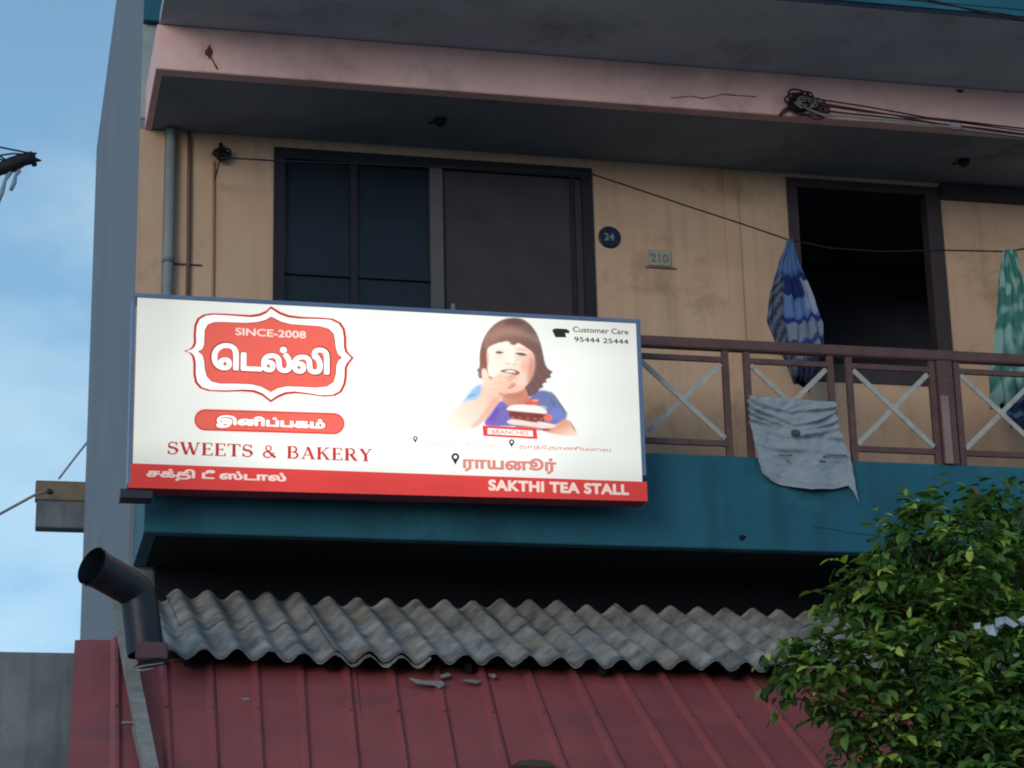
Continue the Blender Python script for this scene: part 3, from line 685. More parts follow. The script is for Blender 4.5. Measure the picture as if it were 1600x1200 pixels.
    paint([(850,832),(915,790),(985,784),(1000,810),(960,836)], (236,84,52), 5); paint([(930,788),(985,786),(990,800),(940,806)], (252,180,156), 6, op=.8)
    paint([(1000,830),(1070,850),(1066,870),(1010,855)], (190,196,170), 6, op=.7)
    paint([(708,986),(745,952),(840,962),(960,985),(1080,990),(1150,1010),(1100,1035),(960,1030),(800,1008)], (252,220,204), 5)
    paint([(1030,915),(1085,905),(1115,945),(1085,980),(1035,960)], (244,112,92), 6)
    paint([(1000,1035),(1080,1040),(1130,1030),(1040,1060)], (190,60,46), 5)
    paint([(780,1000),(1000,1022),(990,1030),(780,1012)], (150,60,48), 5, op=.7)
    DR = (120, 30, 26)
    paint([(715,878),(850,893),(1060,910),(1062,930),(850,912),(722,896)], DR, 5, op=.9); paint([(790,1008),(960,1030),(1100,1034),(1090,1052),(950,1048),(780,1022)], DR, 5, op=.85)
    for x_ in (770,830,900,960,1010): paint(ell(x_, 940+(x_-770)*.06, 16, 9), (196,110,84), 5, op=.7)
    paint([(760,838),(1000,846),(1000,856),(760,850)], (255,252,246), 6, op=.9); paint([(980,970),(1120,1000),(1110,1012),(975,984)], (255,238,226), 5, op=.9)
    for a_, b_ in (((720,600),(800,560)),((735,655),(800,640)),((740,735),(800,725)),((545,535),(560,600))): paint([a_, b_, (b_[0]+2, b_[1]+9), (a_[0]+2, a_[1]+11)], (186,112,88), 5, op=.7)
    paint([(930,420),(958,470),(952,560),(915,640),(890,660),(905,560),(915,480)], (196,128,108), 16, op=.6); paint([(640,715),(720,745),(860,720),(880,690),(870,760),(760,790),(660,760)], (176,104,84), 14, op=.55)
    paint([(550,380),(572,372),(566,520),(552,500)], (200,140,118), 9, op=.6)
    paint(ell(654,386,30,10,2), (70,44,40), 5, op=.8); paint(ell(846,402,38,11,8), (72,46,42), 5, op=.8)
    ang = np.arctan2(Y-230, X-760); rad = np.hypot(X-760, (Y-230)*.8)
    strand = np.sin(ang*90+rad*.02)*.5+np.sin(ang*153+rad*.05+1.3)*.3+np.sin(ang*47)*.35
    hair = np.clip((.26-img.mean(-1))/.14, 0, 1)*(img[..., 0] > img[..., 2]*1.05)*(Y < 760)
    img *= (1+.20*strand*hair)[..., None]
    hl = np.exp(-((Y-215-.0009*(X-720)**2)/34)**2)*hair; img += (hl*.10)[..., None]*np.array((1, .82, .72))
    a2 = alpha.reshape(GH, SS, GW, SS).mean((1, 3)); c2_ = img.reshape(GH, SS, GW, SS, 3).mean((1, 3))
    verts = []; idx = {}; faces = []; cols = []
    Yp = YS-.0005
    keep = a2 > .02
    # the cell corners take the mean colour of their cells
    cp = np.pad(c2_, ((1, 1), (1, 1), (0, 0)), mode='edge'); cc_ = (cp[:-1, :-1]+cp[1:, :-1]+cp[:-1, 1:]+cp[1:, 1:])/4
    def v(i, j):
        if (i, j) not in idx:
            idx[(i, j)] = len(verts); p = at(660+j*5/5.454, 480+i*5/5.454, Yp); verts.append(p-sg.location); cols.append((*cc_[i, j], 1))
        return idx[(i, j)]
    for i in range(GH):
        for j in range(GW):
            if keep[i, j]: faces.append((v(i, j), v(i+1, j), v(i+1, j+1), v(i, j+1)))
    me = bpy.data.meshes.new('printed_picture'); me.from_pydata(verts, [], faces)
    ca = me.color_attributes.new('Col', 'FLOAT_COLOR', 'POINT'); ca.data.foreach_set('color', np.array(cols, dtype=np.float32).ravel())
    me.materials.append(smat('lit_picture_print', (1, 1, 1), 1.0, vcol=True))
    o = bpy.data.objects.new('printed_picture', me); link(o, sg)
    o['label'] = 'printed picture of a brown haired child in a blue shirt eating cake'
girl()

# ------------------------------------------------------------------ balcony railing
rl = thing('balcony_railing', 'brown metal balcony railing with grey crossed bars along the teal band', 'railing', (1.1, .04, ZF))
ZR0, ZR1 = 7.255, 7.345
MB().box(1.10, XR, -.02, .07, ZR0, ZR1, .008).build('top_rail', BROWN, rl)
def panel(x0, x1):
    t = .055; y0, y1 = .005, .045; mb = MB()
    mb.box(x0, x0+t, y0, y1, ZF+.001, ZR0-.001); mb.box(x1-t, x1, y0, y1, ZF+.001, ZR0-.001)
    mb.box(x0+t, x1-t, y0+.003, y1-.003, 7.15, 7.195); mb.box(x0+t, x1-t, y0+.003, y1-.003, 6.415, 6.462)
    p = mb.build('panel', BROWN, rl)
    for k, (a, b) in enumerate((((x0+t, 7.14), (x1-t, 6.472)), ((x1-t, 7.14), (x0+t, 6.472)))):
        A = Vector((a[0], .012+.014*k, a[1])); B = Vector((b[0], .012+.014*k, b[1])); d = (B-A).normalized()
        MB().beam(A+d*.01, B-d*.01, .014, .043, Vector((-d.z, 0, d.x))).build('brace', BRACE, p)
for x0, x1 in ((1.25,2.08),(2.2,3.03),(3.15,3.98),(4.1,4.93),(5.10,5.945),(6.08,6.885),(7.00,7.815),(7.99,8.82),(8.94,9.77),(9.89,10.72),(10.84,11.67)): panel(x0, x1)
MB().box(7.825, 7.972, -.012, .10, ZF+.001, ZR0-.001, .006).build('post', BROWN, rl)
MB().box(4.935, 5.09, .0, .10, ZF+.001, ZR0-.001, .006).build('post', BROWN, rl)
MB().box(7.832, 7.905, -.035, -.013, ZF+.001, 6.93, .004).build('short_post', mat('worn_pale_brown_paint', (.26,.18,.16), .7), rl)

# ------------------------------------------------------------------ washing line and laundry
YL = .7
pts = [at(x, y, YL) for x, y in ((345,246),(430,251),(560,256),(700,262),(820,266),(925,272),(1000,297),(1080,324),(1160,350),(1230,374),(1300,388),(1380,393),(1475,391),(1575,393),(1650,380))]
pts = [pts[0]+Vector((0, .5, 0))]+pts
tag(MB().tube(pts, .008, 6).build('clothes_line', CABLE), 'thin black washing line sagging across the balcony from the coil', 'rope')
def hanging(name, left, right, Y, colf, depth=.10, folds=5, nu=60, nv=80, m=None, seed=0):
    """a cloth gathered on the line: outlines are (t, x, z) lists; it is a pleated front and back joined at the edges"""
    def ev(P, t):
        for a, b in zip(P, P[1:]):
            if a[0] <= t <= b[0]:
                k = (t-a[0])/(b[0]-a[0]); return Vector((a[1]+(b[1]-a[1])*k, 0, a[2]+(b[2]-a[2])*k))
        return Vector((P[-1][1], 0, P[-1][2]))
    verts, cols, faces = [], [], []
    for i in range(nv+1):
        t = i/nv; A, B = ev(left, t), ev(right, t); g = .25+.75*t
        for j in range(nu):
            a = j/nu*2*math.pi; u = .5-.5*math.cos(a); side = math.sin(a)
            p = A.lerp(B, u)
            y = Y - side*depth*.5*g*(1) - .028*g*math.sin(u*folds*6.28+seed+1.3*math.sin(t*3.1+seed)) - .012*g*math.sin(u*folds*15+seed*2+t*4) + .06*g*noise.noise(Vector((u*4+t, t*6, seed+5.5)))
            p.x += .012*math.sin(t*9+j*.1+seed) + .035*g*noise.noise(Vector((u*2.5, t*7, seed*3.3))); p.z += .018*t*math.sin(u*folds*6.28+seed) + .09*t**3*noise.noise(Vector((u*6, 1.5, seed)))
            verts.append((p.x, y, p.z)); cols.append((*colf(u, t, side), 1))
    for i in range(nv):
        for j in range(nu): a = i*nu+j; b = i*nu+(j+1) % nu; faces.append((a, b, b+nu, a+nu))
    faces.append(tuple(range(nu))[::-1]); faces.append(tuple(range(nv*nu, nv*nu+nu)))
    me = bpy.data.meshes.new(name); me.from_pydata(verts, [], faces)
    ca = me.color_attributes.new('Col', 'FLOAT_COLOR', 'POINT'); ca.data.foreach_set('color', np.array(cols, dtype=np.float32).ravel())
    me.materials.append(m)
    for p in me.polygons: p.use_smooth = True
    o = bpy.data.objects.new(name, me); link(o); return o
CLOTH = vmat('cloth_weave')
def P3(L_, Y=YL): return [(t, at(x, y, Y).x, at(x, y, Y).z) for t, x, y in L_]
def blue_towel(u, t, s):
    t2 = t+.05*(u-.5)+.02*math.sin(u*9)
    bands = ((.27, (.07,.13,.27)), (.30, (.04,.09,.22)), (.47, (.015,.022,.10)), (.60, (.085,.16,.32)), (.64, (.02,.035,.16)), (.76, (.17,.205,.27)), (.82, (.03,.05,.16)), (.90, (.15,.18,.23)), (2, (.025,.03,.06)))
    c = next(b for a, b in bands if t2 < a)
    if u < .28 and t > .3: c = ((.10,.12,.17), (.035,.04,.065))[int((t2*22+u*8)) % 2]
    if u > .78 and .32 < t < .55: c = (.26,.30,.38)
    return c
tw = hanging('towel', P3([(0,1228,374),(.2,1216,410),(.5,1206,462),(.62,1198,502),(.70,1204,520),(.78,1211,540),(.88,1222,558),(1,1240,600)]), P3([(0,1240,374),(.2,1250,412),(.5,1274,480),(.66,1286,510),(.80,1289,538),(.90,1283,560),(1,1264,604)]), YL, blue_towel, m=CLOTH, seed=1)
tag(tw, 'blue and grey striped towel hanging from the line beside the dark right window', 'towel')
def green_cloth(u, t, s):
    n = noise.noise(Vector((u*5, t*11, 3.1)))
    k = min(1, max(0, (n+.05)*4)); a, b = (.05,.17,.145), (.22,.36,.33)
    return tuple(x*(1-k)+y*k for x, y in zip(a, b))
tw = hanging('green_cloth', P3([(0,1567,391),(.2,1561,440),(.5,1556,500),(.8,1550,580),(1,1551,634)]), P3([(0,1584,390),(.2,1597,440),(.5,1618,510),(.8,1640,585),(1,1640,640)]), YL, green_cloth, m=CLOTH, seed=4)
tag(tw, 'green mottled cloth hanging from the line at the right edge', 'cloth')
def navy_cloth(u, t, s): return (.06,.10,.20) if (int(t*7) % 3 == 1) else (.018,.03,.075)
tw = hanging('blue_cloth', P3([(0,1583,620),(.4,1574,640),(1,1572,662)], .45), P3([(0,1650,560),(.4,1660,620),(1,1660,690)], .45), .45, navy_cloth, m=CLOTH, seed=6)
tag(tw, 'dark blue cloth behind the railing below the green cloth', 'cloth')

# grey cloth tied on the front of the railing
def grey_cloth():
    left = [(0,1169,617),(.15,1170,640),(.35,1171,660),(.55,1178,690),(.8,1184,722),(1,1190,741)]
    right = [(0,1306,628),(.15,1307,645),(.35,1313,672),(.6,1328,712),(.8,1334,745),(1,1340,786)]
    bot = lambda u: 12*math.sin(math.pi*u**.8)*(1-u) + (-13 if u > .9 else 0)*(1-u)*4
    def ev(P, t):
        for a, b in zip(P, P[1:]):
            if a[0] <= t <= b[0]:
                k = (t-a[0])/(b[0]-a[0]); return a[1]+(b[1]-a[1])*k, a[2]+(b[2]-a[2])*k
    nu, nv = 110, 130; V = []; Fc = []
    sag = [(.03,.02,.14,.8),(.10,.18,.24,1.0),(.20,.10,.20,.7),(.31,.30,.12,.9),(.40,.6,.06,.5),(.58,.75,.03,.4)]
    for side in (0, 1):
        for i in range(nv+1):
            t = i/nv
            for j in range(nu+1):
                u = j/nu; (ax, ay), (bx, by) = ev(left, t), ev(right, t)
                x, y = ax+(bx-ax)*u, ay+(by-ay)*u
                y += t**3*(np.interp(u, (0,.1,.2,.5,.75,.9,.95,1), (741,751,757,766,764,759,768,786))-(741+45*u))
                # folds that fan out from the two tied corners and the peg in the middle
                f = 0
                for (s0, um, s1, am) in sag:
                    line = s0 + s1*(1-abs(u-.5)*2)**.8 + .04*(u-.5) + .015*math.sin(u*8+um*9)
                    d = (t-line)/.022; f += am*math.exp(-d*d)*(.6+.4*math.sin(9*u+um*7))
                    d2 = (t-line-.035)/.03; f -= .6*am*math.exp(-d2*d2)
                f += .5*noise.noise(Vector((u*3.2, t*9, 1.7))) + .25*noise.noise(Vector((u*9, t*16, 5.2)))
                f += .35*noise.noise(Vector((u*14+t*6, t*22, 9.1)))*(1-t*.6)
                f *= .036
                wob = .02*math.sin(u*11+t*2)*t
                Yc = -.050 - f - wob - .015*t + side*.006
                p = at(x, y, -.05); V.append((p.x, Yc, p.z))
    n0 = (nu+1)*(nv+1)
    for side in (0, 1):
        for i in range(nv):
            for j in range(nu):
                a = side*n0+i*(nu+1)+j; q = (a, a+1, a+nu+2, a+nu+1); Fc.append(q if side == 0 else q[::-1])
    brd = [j for j in range(nu+1)]+[i*(nu+1)+nu for i in range(1, nv+1)]+[nv*(nu+1)+j for j in range(nu-1, -1, -1)]+[i*(nu+1) for i in range(nv-1, 0, -1)]
    for a, b in zip(brd, brd[1:]+brd[:1]): Fc.append((a, b, b+n0, a+n0))
    me = bpy.data.meshes.new('grey_cloth'); me.from_pydata(V, [], Fc)
    me.materials.append(mat('grey_cotton', (.30,.335,.37), .95, c2=(.25,.285,.32), scale=5, bump=.3, bscale=200, spec=.1))
    for p in me.polygons: p.use_smooth = True
    o = bpy.data.objects.new('cloth', me)
    root = thing('grey_cloth', 'crumpled grey cloth tied on the railing and hanging over the teal band', 'cloth', tuple(at(1238, 622, -.05)))
    link(o, root); me.transform(Matrix.Translation(-root.location)); 
    q = at(1243, 677, -.075); MB().box(q.x-.035, q.x+.035, q.y-.02, q.y+.02, q.z-.025, q.z+.03, .01).build('badge', mat('dark_badge', (.07,.085,.10), .6), root)
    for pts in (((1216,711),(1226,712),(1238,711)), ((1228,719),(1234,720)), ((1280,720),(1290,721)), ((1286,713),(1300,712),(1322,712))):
        mb = MB(); mb.tube([at(x, y, -.086) for x, y in pts], .006, 6); mb.build('fold_shade_strip', mat('fold_shade_grey', (.12,.135,.15), .95), root)  # darker strips that paint in the shade of the cloth's folds
grey_cloth()

# ------------------------------------------------------------------ wires tied to the pink beam
wb = thing('cable_bundle', 'tangled knot of telephone cables tied to the pink beam, running off right', 'cable', tuple(at(1250, 160, -.05)))
c0 = at(1250, 160, -.06)
tangle(c0, .115, 10, CABLE, wb, 'knot', .6, .009); tangle(c0+Vector((.03,-.02,-.02)), .09, 5, CABLEG, wb, 'knot', .5, .006); tangle(at(1275, 172, -.06), .12, 6, CABLEM, wb, 'knot', .5, .007)
MB().tube([at(1238, 165, -.03), at(1225, 172, -.03), at(1218, 182, .0)], .016, 8).build('tie', CABLEM, wb)
ends = [((1265,153),(1350,166),(1450,184),(1490,188),(1540,194),(1600,201)), ((1270,163),(1350,174),(1450,186),(1520,194),(1600,205)), ((1262,170),(1350,180),(1420,187),(1500,199),(1600,210)),
        ((1258,176),(1340,184),(1420,190),(1500,203),(1600,216)), ((1275,160),(1380,177),(1460,192),(1540,201),(1600,209)), ((1255,167),(1300,186),(1380,191),(1470,196),(1600,214))]
for i, e in enumerate(ends):
    P = [at(x, y, -.05-.012*i-k*.06) for k, (x, y) in enumerate(e)]
    P.append(P[-1]+(P[-1]-P[-2])*4+Vector((0, 0, -.05)))
    MB().tube(P, .0075, 6).build('cable', (CABLE, CABLEM, CABLEG)[(0,1,0,2,1,2)[i]], wb)
q = at(1492, 198, -.3); MB().box(q.x-.05, q.x+.05, -.33, -.27, q.z-.03, q.z+.03, .01).build('clamp', CABLEG, wb)
for i, (pa, pb, lab) in enumerate((((1425,-6),(1640,40),'upper thin black wire crossing the teal parapet at top right'), ((1380,-10),(1570,22),'lower faint wire crossing the teal parapet at top right'))):
    A, B = at(*pa, -1.6), at(*pb, -1.75); M_ = (A+B)/2-Vector((0,0,.01))
    A2 = A+(A-B)*.6
    tag(MB().tube([A2, A, M_, B, B+(B-A)*1.5], .009 if i == 0 else .005, 6).build('overhead_wire', CABLE), lab, 'wire')

# far bundle with a splice box at the left edge, against the sky
ob = thing('cable_joint', 'black cable joint with loose wire ends against the sky at far left', 'cable', tuple(at(20, 255, -3)))
Yb = -3
MB().tube([at(-260, 330, Yb), at(-60, 285, Yb), at(0, 264, Yb), at(20, 257, Yb), at(35, 250, Yb), at(52, 246, Yb)], [.05,.05,.045,.055,.045,.045], 10).build('joint_sleeve', CABLE, ob)
MB().tube([at(50, 250, Yb), at(57, 250, Yb), at(65, 251, Yb)], [.018,.015,.004], 8).build('cable_end', CABLE, ob)
MB().tube([at(51, 240, Yb), at(54, 259, Yb)], .018, 8).build('end_clip', CABLE, ob)
for P in (((-120,215),(0,230),(25,235),(40,238),(58,240)), ((-80,260),(5,242),(20,240),(35,241)), ((-90,225),(0,244),(10,250),(20,252)), ((-90,240),(0,249),(15,253))):
    MB().tube([at(x, y, Yb-.03) for x, y in P], .006, 6).build('wire', CABLE, ob)
SKYW = mat('pale_plastic_strip', (.22,.30,.38), .6)
for P in (((30,266),(24,275),(22,286),(17,297)), ((16,268),(8,282),(3,300),(-4,318))):
    MB().tube([at(x, y, Yb) for x, y in P], [.02,.012,.018,.014], 6).build('loose_strip', SKYW, ob)
tag(MB().tube([at(-200, 905, 11.1), at(0, 803, 11.1), at(57, 772, 11.1), at(76, 768, 11.15)], .018, 6).build('stay_wire', CABLEG), 'grey wire running down left from the beam stub', 'wire')
tag(MB().tube([at(92, 748, 11.2), at(115, 718, 11.4), at(137, 690, 11.6), at(160, 655, 11.8)], .014, 6).build('stay_wire', CABLEG), 'thin grey wire rising from the beam stub to the side wall', 'wire')

# ------------------------------------------------------------------ the stall roof: corrugated sheets over a red metal awning
dC = ray(-88, 134).normalized()                       # up-slope direction of the corrugated sheets
A0 = at(265, 1020, -.85)                              # left eave corner
eX = Vector((1, 0, -.006)).normalized()
nC = eX.cross(dC).normalized()
if nC.z < 0: nC = -nC
cr = thing('corrugated_roof', 'weathered grey corrugated cement roof under the teal balcony', 'roof', tuple(A0))
PITCH = .2445; AMP = .040
def corr(u0_, u1_, s0, s1, lift, name, warp=0, seed=0):
    """a sheet of the wavy profile, 7 mm thick, with a ragged lower edge"""
    nu = int((u1_-u0_)/PITCH*14); nv = 16; V = []; Fc = []; rnd = random.Random(seed)
    rag = [rnd.uniform(-.012, .012) for _ in range(nu+1)]
    for side in (0, 1):
        for i in range(nv+1):
            t = i/nv; s_ = s0+(s1-s0)*t
            for j in range(nu+1):
                u = u0_+(u1_-u0_)*j/nu
                h = AMP*math.cos(2*math.pi*u/PITCH) + lift - side*.008 + warp*(1-t)*math.sin(j*.05+seed) + .012*noise.noise(Vector((u*1.4, s_*1.4, seed))) + .004*noise.noise(Vector((u*7, s_*5, seed)))
                p = A0 + eX*u + dC*(s_+(rag[j] if i == 0 else 0)) + nC*h; V.append(p-A0)
    n0 = (nu+1)*(nv+1)
    for side in (0, 1):
        for i in range(nv):
            for j in range(nu): a = side*n0+i*(nu+1)+j; q = (a, a+1, a+nu+2, a+nu+1); Fc.append(q if side == 0 else q[::-1])
    brd = [j for j in range(nu+1)]+[i*(nu+1)+nu for i in range(1, nv+1)]+[nv*(nu+1)+j for j in range(nu-1, -1, -1)]+[i*(nu+1) for i in range(nv-1, 0, -1)]
    for a, b in zip(brd, brd[1:]+brd[:1]): Fc.append((a, b, b+n0, a+n0))
    me = bpy.data.meshes.new(name); me.from_pydata([tuple(v) for v in V], [], Fc); me.materials.append(ASB)
    for p in me.polygons: p.use_smooth = True
    o = bpy.data.objects.new(name, me); link(o, cr); return o
w = PITCH*5.5
for k in range(5):
    u = -.02+k*(w-.0)
    corr(u-.12*(k > 0), u+w, 0.0+.02*((k*7) % 3-1), 1.85, .010*(k % 2), 'roofing_sheet', .006, k)
for k in range(1):
    u = .16
    corr(u, u+PITCH*4.6, .86, 1.92, .016, 'roofing_sheet', .006, 10+k)
corr(PITCH*11.3, PITCH*14.4, 1.0, 1.9, .018, 'roofing_sheet', .004, 33)
corr(PITCH*5.0, PITCH*7.9, -.025, .3, -.022, 'roofing_sheet', .002, 21)        # the short piece that shows under the eave
# rafters below
for k in range(6):
    a = A0+eX*(.15+k*1.05)-nC*.09
    MB().beam(a+dC*.10, a+dC*1.8, .05, .07, nC).build('rafter', SHADEBLK, cr)
MB().beam(A0-nC*.075+dC*.25, A0+eX*6.4-nC*.075+dC*.25, .05, .05, nC).build('purlin', SHADEBLK, cr)

dR = ray(180, -150).normalized()
R0 = at(117, 1000, -.12)                              # upper left corner of the awning
nR = eX.cross(dR).normalized(); nR = nR if nR.z > 0 else -nR
dRd = -dR                                               # down-slope
aw = thing('red_awning', 'faded red ribbed metal awning below the corrugated roof', 'awning', tuple(R0))
def fan(u): return float(np.interp(u, (0, .6, 1.65, 2.97, 4.16, 6), (0, 0, -.06, -.087, -.01, 0)))      # the sheets were not laid quite parallel
def ribbed(u0_, n, rib, s0, s1, lift, seed):
    """trapezoidal ribs every `rib` metres"""
    prof = []
    for k in range(n):
        a = u0_+k*rib
        prof += [(a, 0), (a+rib*.4, .002), (a+rib*.76, 0), (a+rib*.82, .02), (a+rib*.85, .030), (a+rib*.92, .030), (a+rib*.96, .016)]
    prof += [(u0_+n*rib, 0), (u0_+n*rib+.03, 0)]
    V = []; Fc = []; nv = 12
    for side in (0, 1):
        for i in range(nv+1):
            s_ = s0+(s1-s0)*i/nv
            for u, h in prof:
                hh = h+lift+.012*noise.noise(Vector((u*1.5, s_*1.3, seed)))-side*.003
                V.append(tuple(eX*(u+fan(u)*s_)+dRd*s_+nR*hh))
    m_ = len(prof); n0 = m_*(nv+1)
    for side in (0, 1):
        for i in range(nv):
            for j in range(m_-1): a = side*n0+i*m_+j; q = (a, a+m_, a+m_+1, a+1); Fc.append(q if side == 0 else q[::-1])
    brd = list(range(m_))+[i*m_+m_-1 for i in range(1, nv+1)]+[nv*m_+j for j in range(m_-2, -1, -1)]+[i*m_ for i in range(nv-1, 0, -1)]
    for a, b in zip(brd, brd[1:]+brd[:1]): Fc.append((b, a, a+n0, b+n0))
    me = bpy.data.meshes.new('roofing_sheet'); me.from_pydata(V, [], Fc); me.materials.append(RED)
    o = bpy.data.objects.new('roofing_sheet', me); link(o, aw)
    # screws down the ribs
    return o
RIB = .348; LEN = 3.9
for k in range(6):
    ribbed(k*RIB*3, 3, RIB, -.0+.012*(k % 3), LEN, .004*(k % 2), k)
for k in range(18):
    for s_ in (.55, 1.5):
        u_ = k*RIB+RIB*.885; p = R0+eX*(u_+fan(u_)*s_)+dRd*s_+nR*.034
        MB().tube([p-nR*.004, p+nR*.006], .010, 6).build('screw', RUST, aw)
# steel frame and posts of the stall
pe = R0+dRd*(LEN-.25)
for k in range(4):
    x = R0.x+.25+k*1.85
    p = pe+eX*(x-R0.x)-nR*.06
    MB().tube([(p.x, p.y, 0), (p.x, p.y, p.z)], .03, 8).build('post', SHADEBLK, aw)
MB().beam(pe-nR*.05, pe+eX*6.0-nR*.05, .04, .04, nR).build('purlin', SHADEBLK, aw)
MB().beam(R0-nR*.05+dRd*.2, R0+eX*6.0-nR*.05+dRd*.2, .04, .04, nR).build('purlin', SHADEBLK, aw)

# black flue elbow at the left end of the roof
fl = thing('black_flue_pipe', 'fat black elbow pipe poking out left above the awning corner', 'pipe', tuple(at(222, 1005, -1.35)))
e0, e1, e2 = at(143, 884, -1.55), at(216, 925, -1.30), at(228, 1022, -1.35)
P = [e0, e0.lerp(e1, .3), e0.lerp(e1, .6), e0.lerp(e1, .80)]
for k in range(1, 6):
    t = k/6; a_ = e0.lerp(e1, .80); b_ = e1.lerp(e2, .22); P.append(a_*(1-t)**2+e1*2*t*(1-t)+b_*t*t)
P += [e1.lerp(e2, .22), e1.lerp(e2, .6), e2]
mb = MB(); mb.tube(P, [.135]+[.13]*(len(P)-1), 28, caps=False); mb.tube([e0, e0+(e1-e0).normalized()*.03], .142, 28, caps=False)
d = (e1-e0).normalized(); mb.tube([e0+d*.001, e0+d*.25], .12, 28, caps=False)
mb.tube([e0+d*.25, e0+d*.26], .12, 28)
mb.build('pipe', BLACKP, fl, recalc=False)
q = at(232, 940, -1.25); MB().tube([q+Vector((0,0,-.25)), q+Vector((0,0,.22))], .03, 10).build('bracket_rod', mat('grey_rod', (.10,.09,.08), .7), fl)

MAR = mat('maroon_tin', (.10,.05,.065), .6)
tt = thing('tin_tray', 'bent maroon tin flashing with pale rim under the black elbow pipe', 'tray', tuple(at(235, 1030, -1.6)))
a, b = at(213, 1003, -1.5), at(262, 1031, -1.5)
MB().box(a.x, b.x, -1.52, -1.42, b.z, a.z, .01).build('flashing', MAR, tt)
P = [at(211, 1040, -1.62), at(225, 1034, -1.6), at(245, 1030, -1.6), at(262, 1032, -1.6)]
MB().poly([at(209,1042,-1.6), at(222,1032,-1.6), at(245,1027,-1.6), at(264,1031,-1.6), at(262,1036,-1.6), at(240,1040,-1.6)], Vector((0,.05,0))).build('shade_lip', SHADEBLK, tt)
MB().tube([at(211,1043,-1.66), at(228,1040,-1.66), at(256,1036,-1.66)], .006, 6).build('rim', TIN, tt)
MB().tube([at(213,1048,-1.68), at(226,1047,-1.68), at(240,1045,-1.68)], .007, 6).build('rim', WOODG, tt)

def awn(x, y, lift): return on_plane(x, y, R0, nR, lift)
tp = thing('timber_prop', 'long grey weathered pole leaning against the left end of the red awning', 'pole', tuple(awn(182, 965, .1)))
MB().beam(awn(183, 965, .12), awn(240, 1260, .10), .098, .06, nR).build('pole', WOODG, tp)
MB().beam(awn(209, 1148, .05), awn(236, 1262, .05), .035, .03, nR).build('batten', WOODG, tp)
MB().box(*(lambda p: (p.x-.06, p.x+.02, p.y-.03, p.y+.03, p.z-.008, p.z+.008))(awn(203, 1143, .06))).build('nail_plate', TIN, tp)
# litter and torn tin on the awning, at the eave
lt = thing('torn_tin_scrap', 'torn pale scraps of tin lying on the awning below the corrugated eave', 'scrap', tuple(awn(700, 1072, .04)))
def scrap(pts, m): MB().poly([awn(x, y, .045) for x, y in pts], -nR*.006).build('scrap', m, lt)
scrap([(638,1068),(660,1072),(690,1073),(694,1078),(686,1084),(678,1079),(650,1076)], WOODG)
scrap([(720,1071),(735,1070),(752,1073),(744,1076)], TIN); scrap([(686,1064),(700,1060),(703,1064),(690,1068)], WOODG); scrap([(762,1062),(772,1061),(775,1066),(770,1068)], WOODG)
tag(MB().poly([awn(x, y, .012) for x, y in ((376,1093),(388,1092),(391,1095),(380,1096))], nR*-.004).build('paper_scrap', WHITEINK), 'tiny white scrap on the left part of the red awning', 'scrap')
tag(MB().poly([awn(x, y, .05) for x, y in ((800,1206),(812,1199),(835,1197),(858,1200),(868,1208))], nR*-.03).build('dark_scrap', BARK), 'brown scrap on the awning at the bottom edge of the view', 'scrap')

# ------------------------------------------------------------------ the tree in front of the stall
YTR = -4.2
def leaf_mesh(L_, W_):
    """a drooping oval leaf folded along its rib"""
    bm = bmesh.new(); rows = []
    prof = ((0,.04),(.15,.62),(.38,1.0),(.62,.86),(.84,.45),(1,.02))
    for t, w_ in prof:
        x = L_*t; z = -.30*L_*t*t; hw = W_*.5*w_
        rows.append([bm.verts.new((x, -hw, z+hw*.35)), bm.verts.new((x, 0, z)), bm.verts.new((x, hw, z+hw*.35))])
    for a, b in zip(rows, rows[1:]):
        for k in (0, 1): bm.faces.new((a[k], b[k], b[k+1], a[k+1])).smooth = True
    return bm
def leaf_mat(name, c, c2):
    mt = bpy.data.materials.new(name); mt.use_nodes = True; t = mt.node_tree; b = t.nodes['Principled BSDF']
    oi = t.nodes.new('ShaderNodeTexNoise'); oi.inputs['Scale'].default_value = 3.5; oi.inputs['Detail'].default_value = 3
    ge = t.nodes.new('ShaderNodeNewGeometry'); t.links.new(ge.outputs['Position'], oi.inputs['Vector'])
    mx = t.nodes.new('ShaderNodeMix'); mx.data_type = 'RGBA'; mx.inputs['A'].default_value = (*c, 1); mx.inputs['B'].default_value = (*c2, 1)
    r = t.nodes.new('ShaderNodeMapRange'); r.inputs['From Min'].default_value = .35; r.inputs['From Max'].default_value = .65; t.links.new(oi.outputs['Fac'], r.inputs['Value'])
    t.links.new(r.outputs[0], mx.inputs['Factor']); t.links.new(mx.outputs['Result'], b.inputs['Base Color'])
    b.inputs['Roughness'].default_value = .6; b.inputs['Specular IOR Level'].default_value = .22
    tr = t.nodes.new('ShaderNodeBsdfTranslucent'); tr.inputs[0].default_value = (c[0]*1.6, c[1]*1.6, c[2]*.8, 1)
    ms = t.nodes.new('ShaderNodeMixShader'); ms.inputs[0].default_value = .25
    t.links.new(b.outputs[0], ms.inputs[1]); t.links.new(tr.outputs[0], ms.inputs[2]); t.links.new(ms.outputs[0], t.nodes['Material Output'].inputs[0])
    return mt
LEAF = [leaf_mat('leaf_young_lit', (.42,.50,.10), (.28,.42,.07)), leaf_mat('leaf_green', (.15,.25,.05), (.08,.17,.04)), leaf_mat('leaf_old', (.045,.10,.03), (.03,.07,.025)), leaf_mat('leaf_dry', (.20,.13,.07), (.12,.08,.045))]
tree = thing('tree', 'leafy green tree in front of the stall at the lower right corner', 'tree', (at(1500, 1000, YTR).x, YTR, 0))
TX = at(1500, 1000, YTR).x
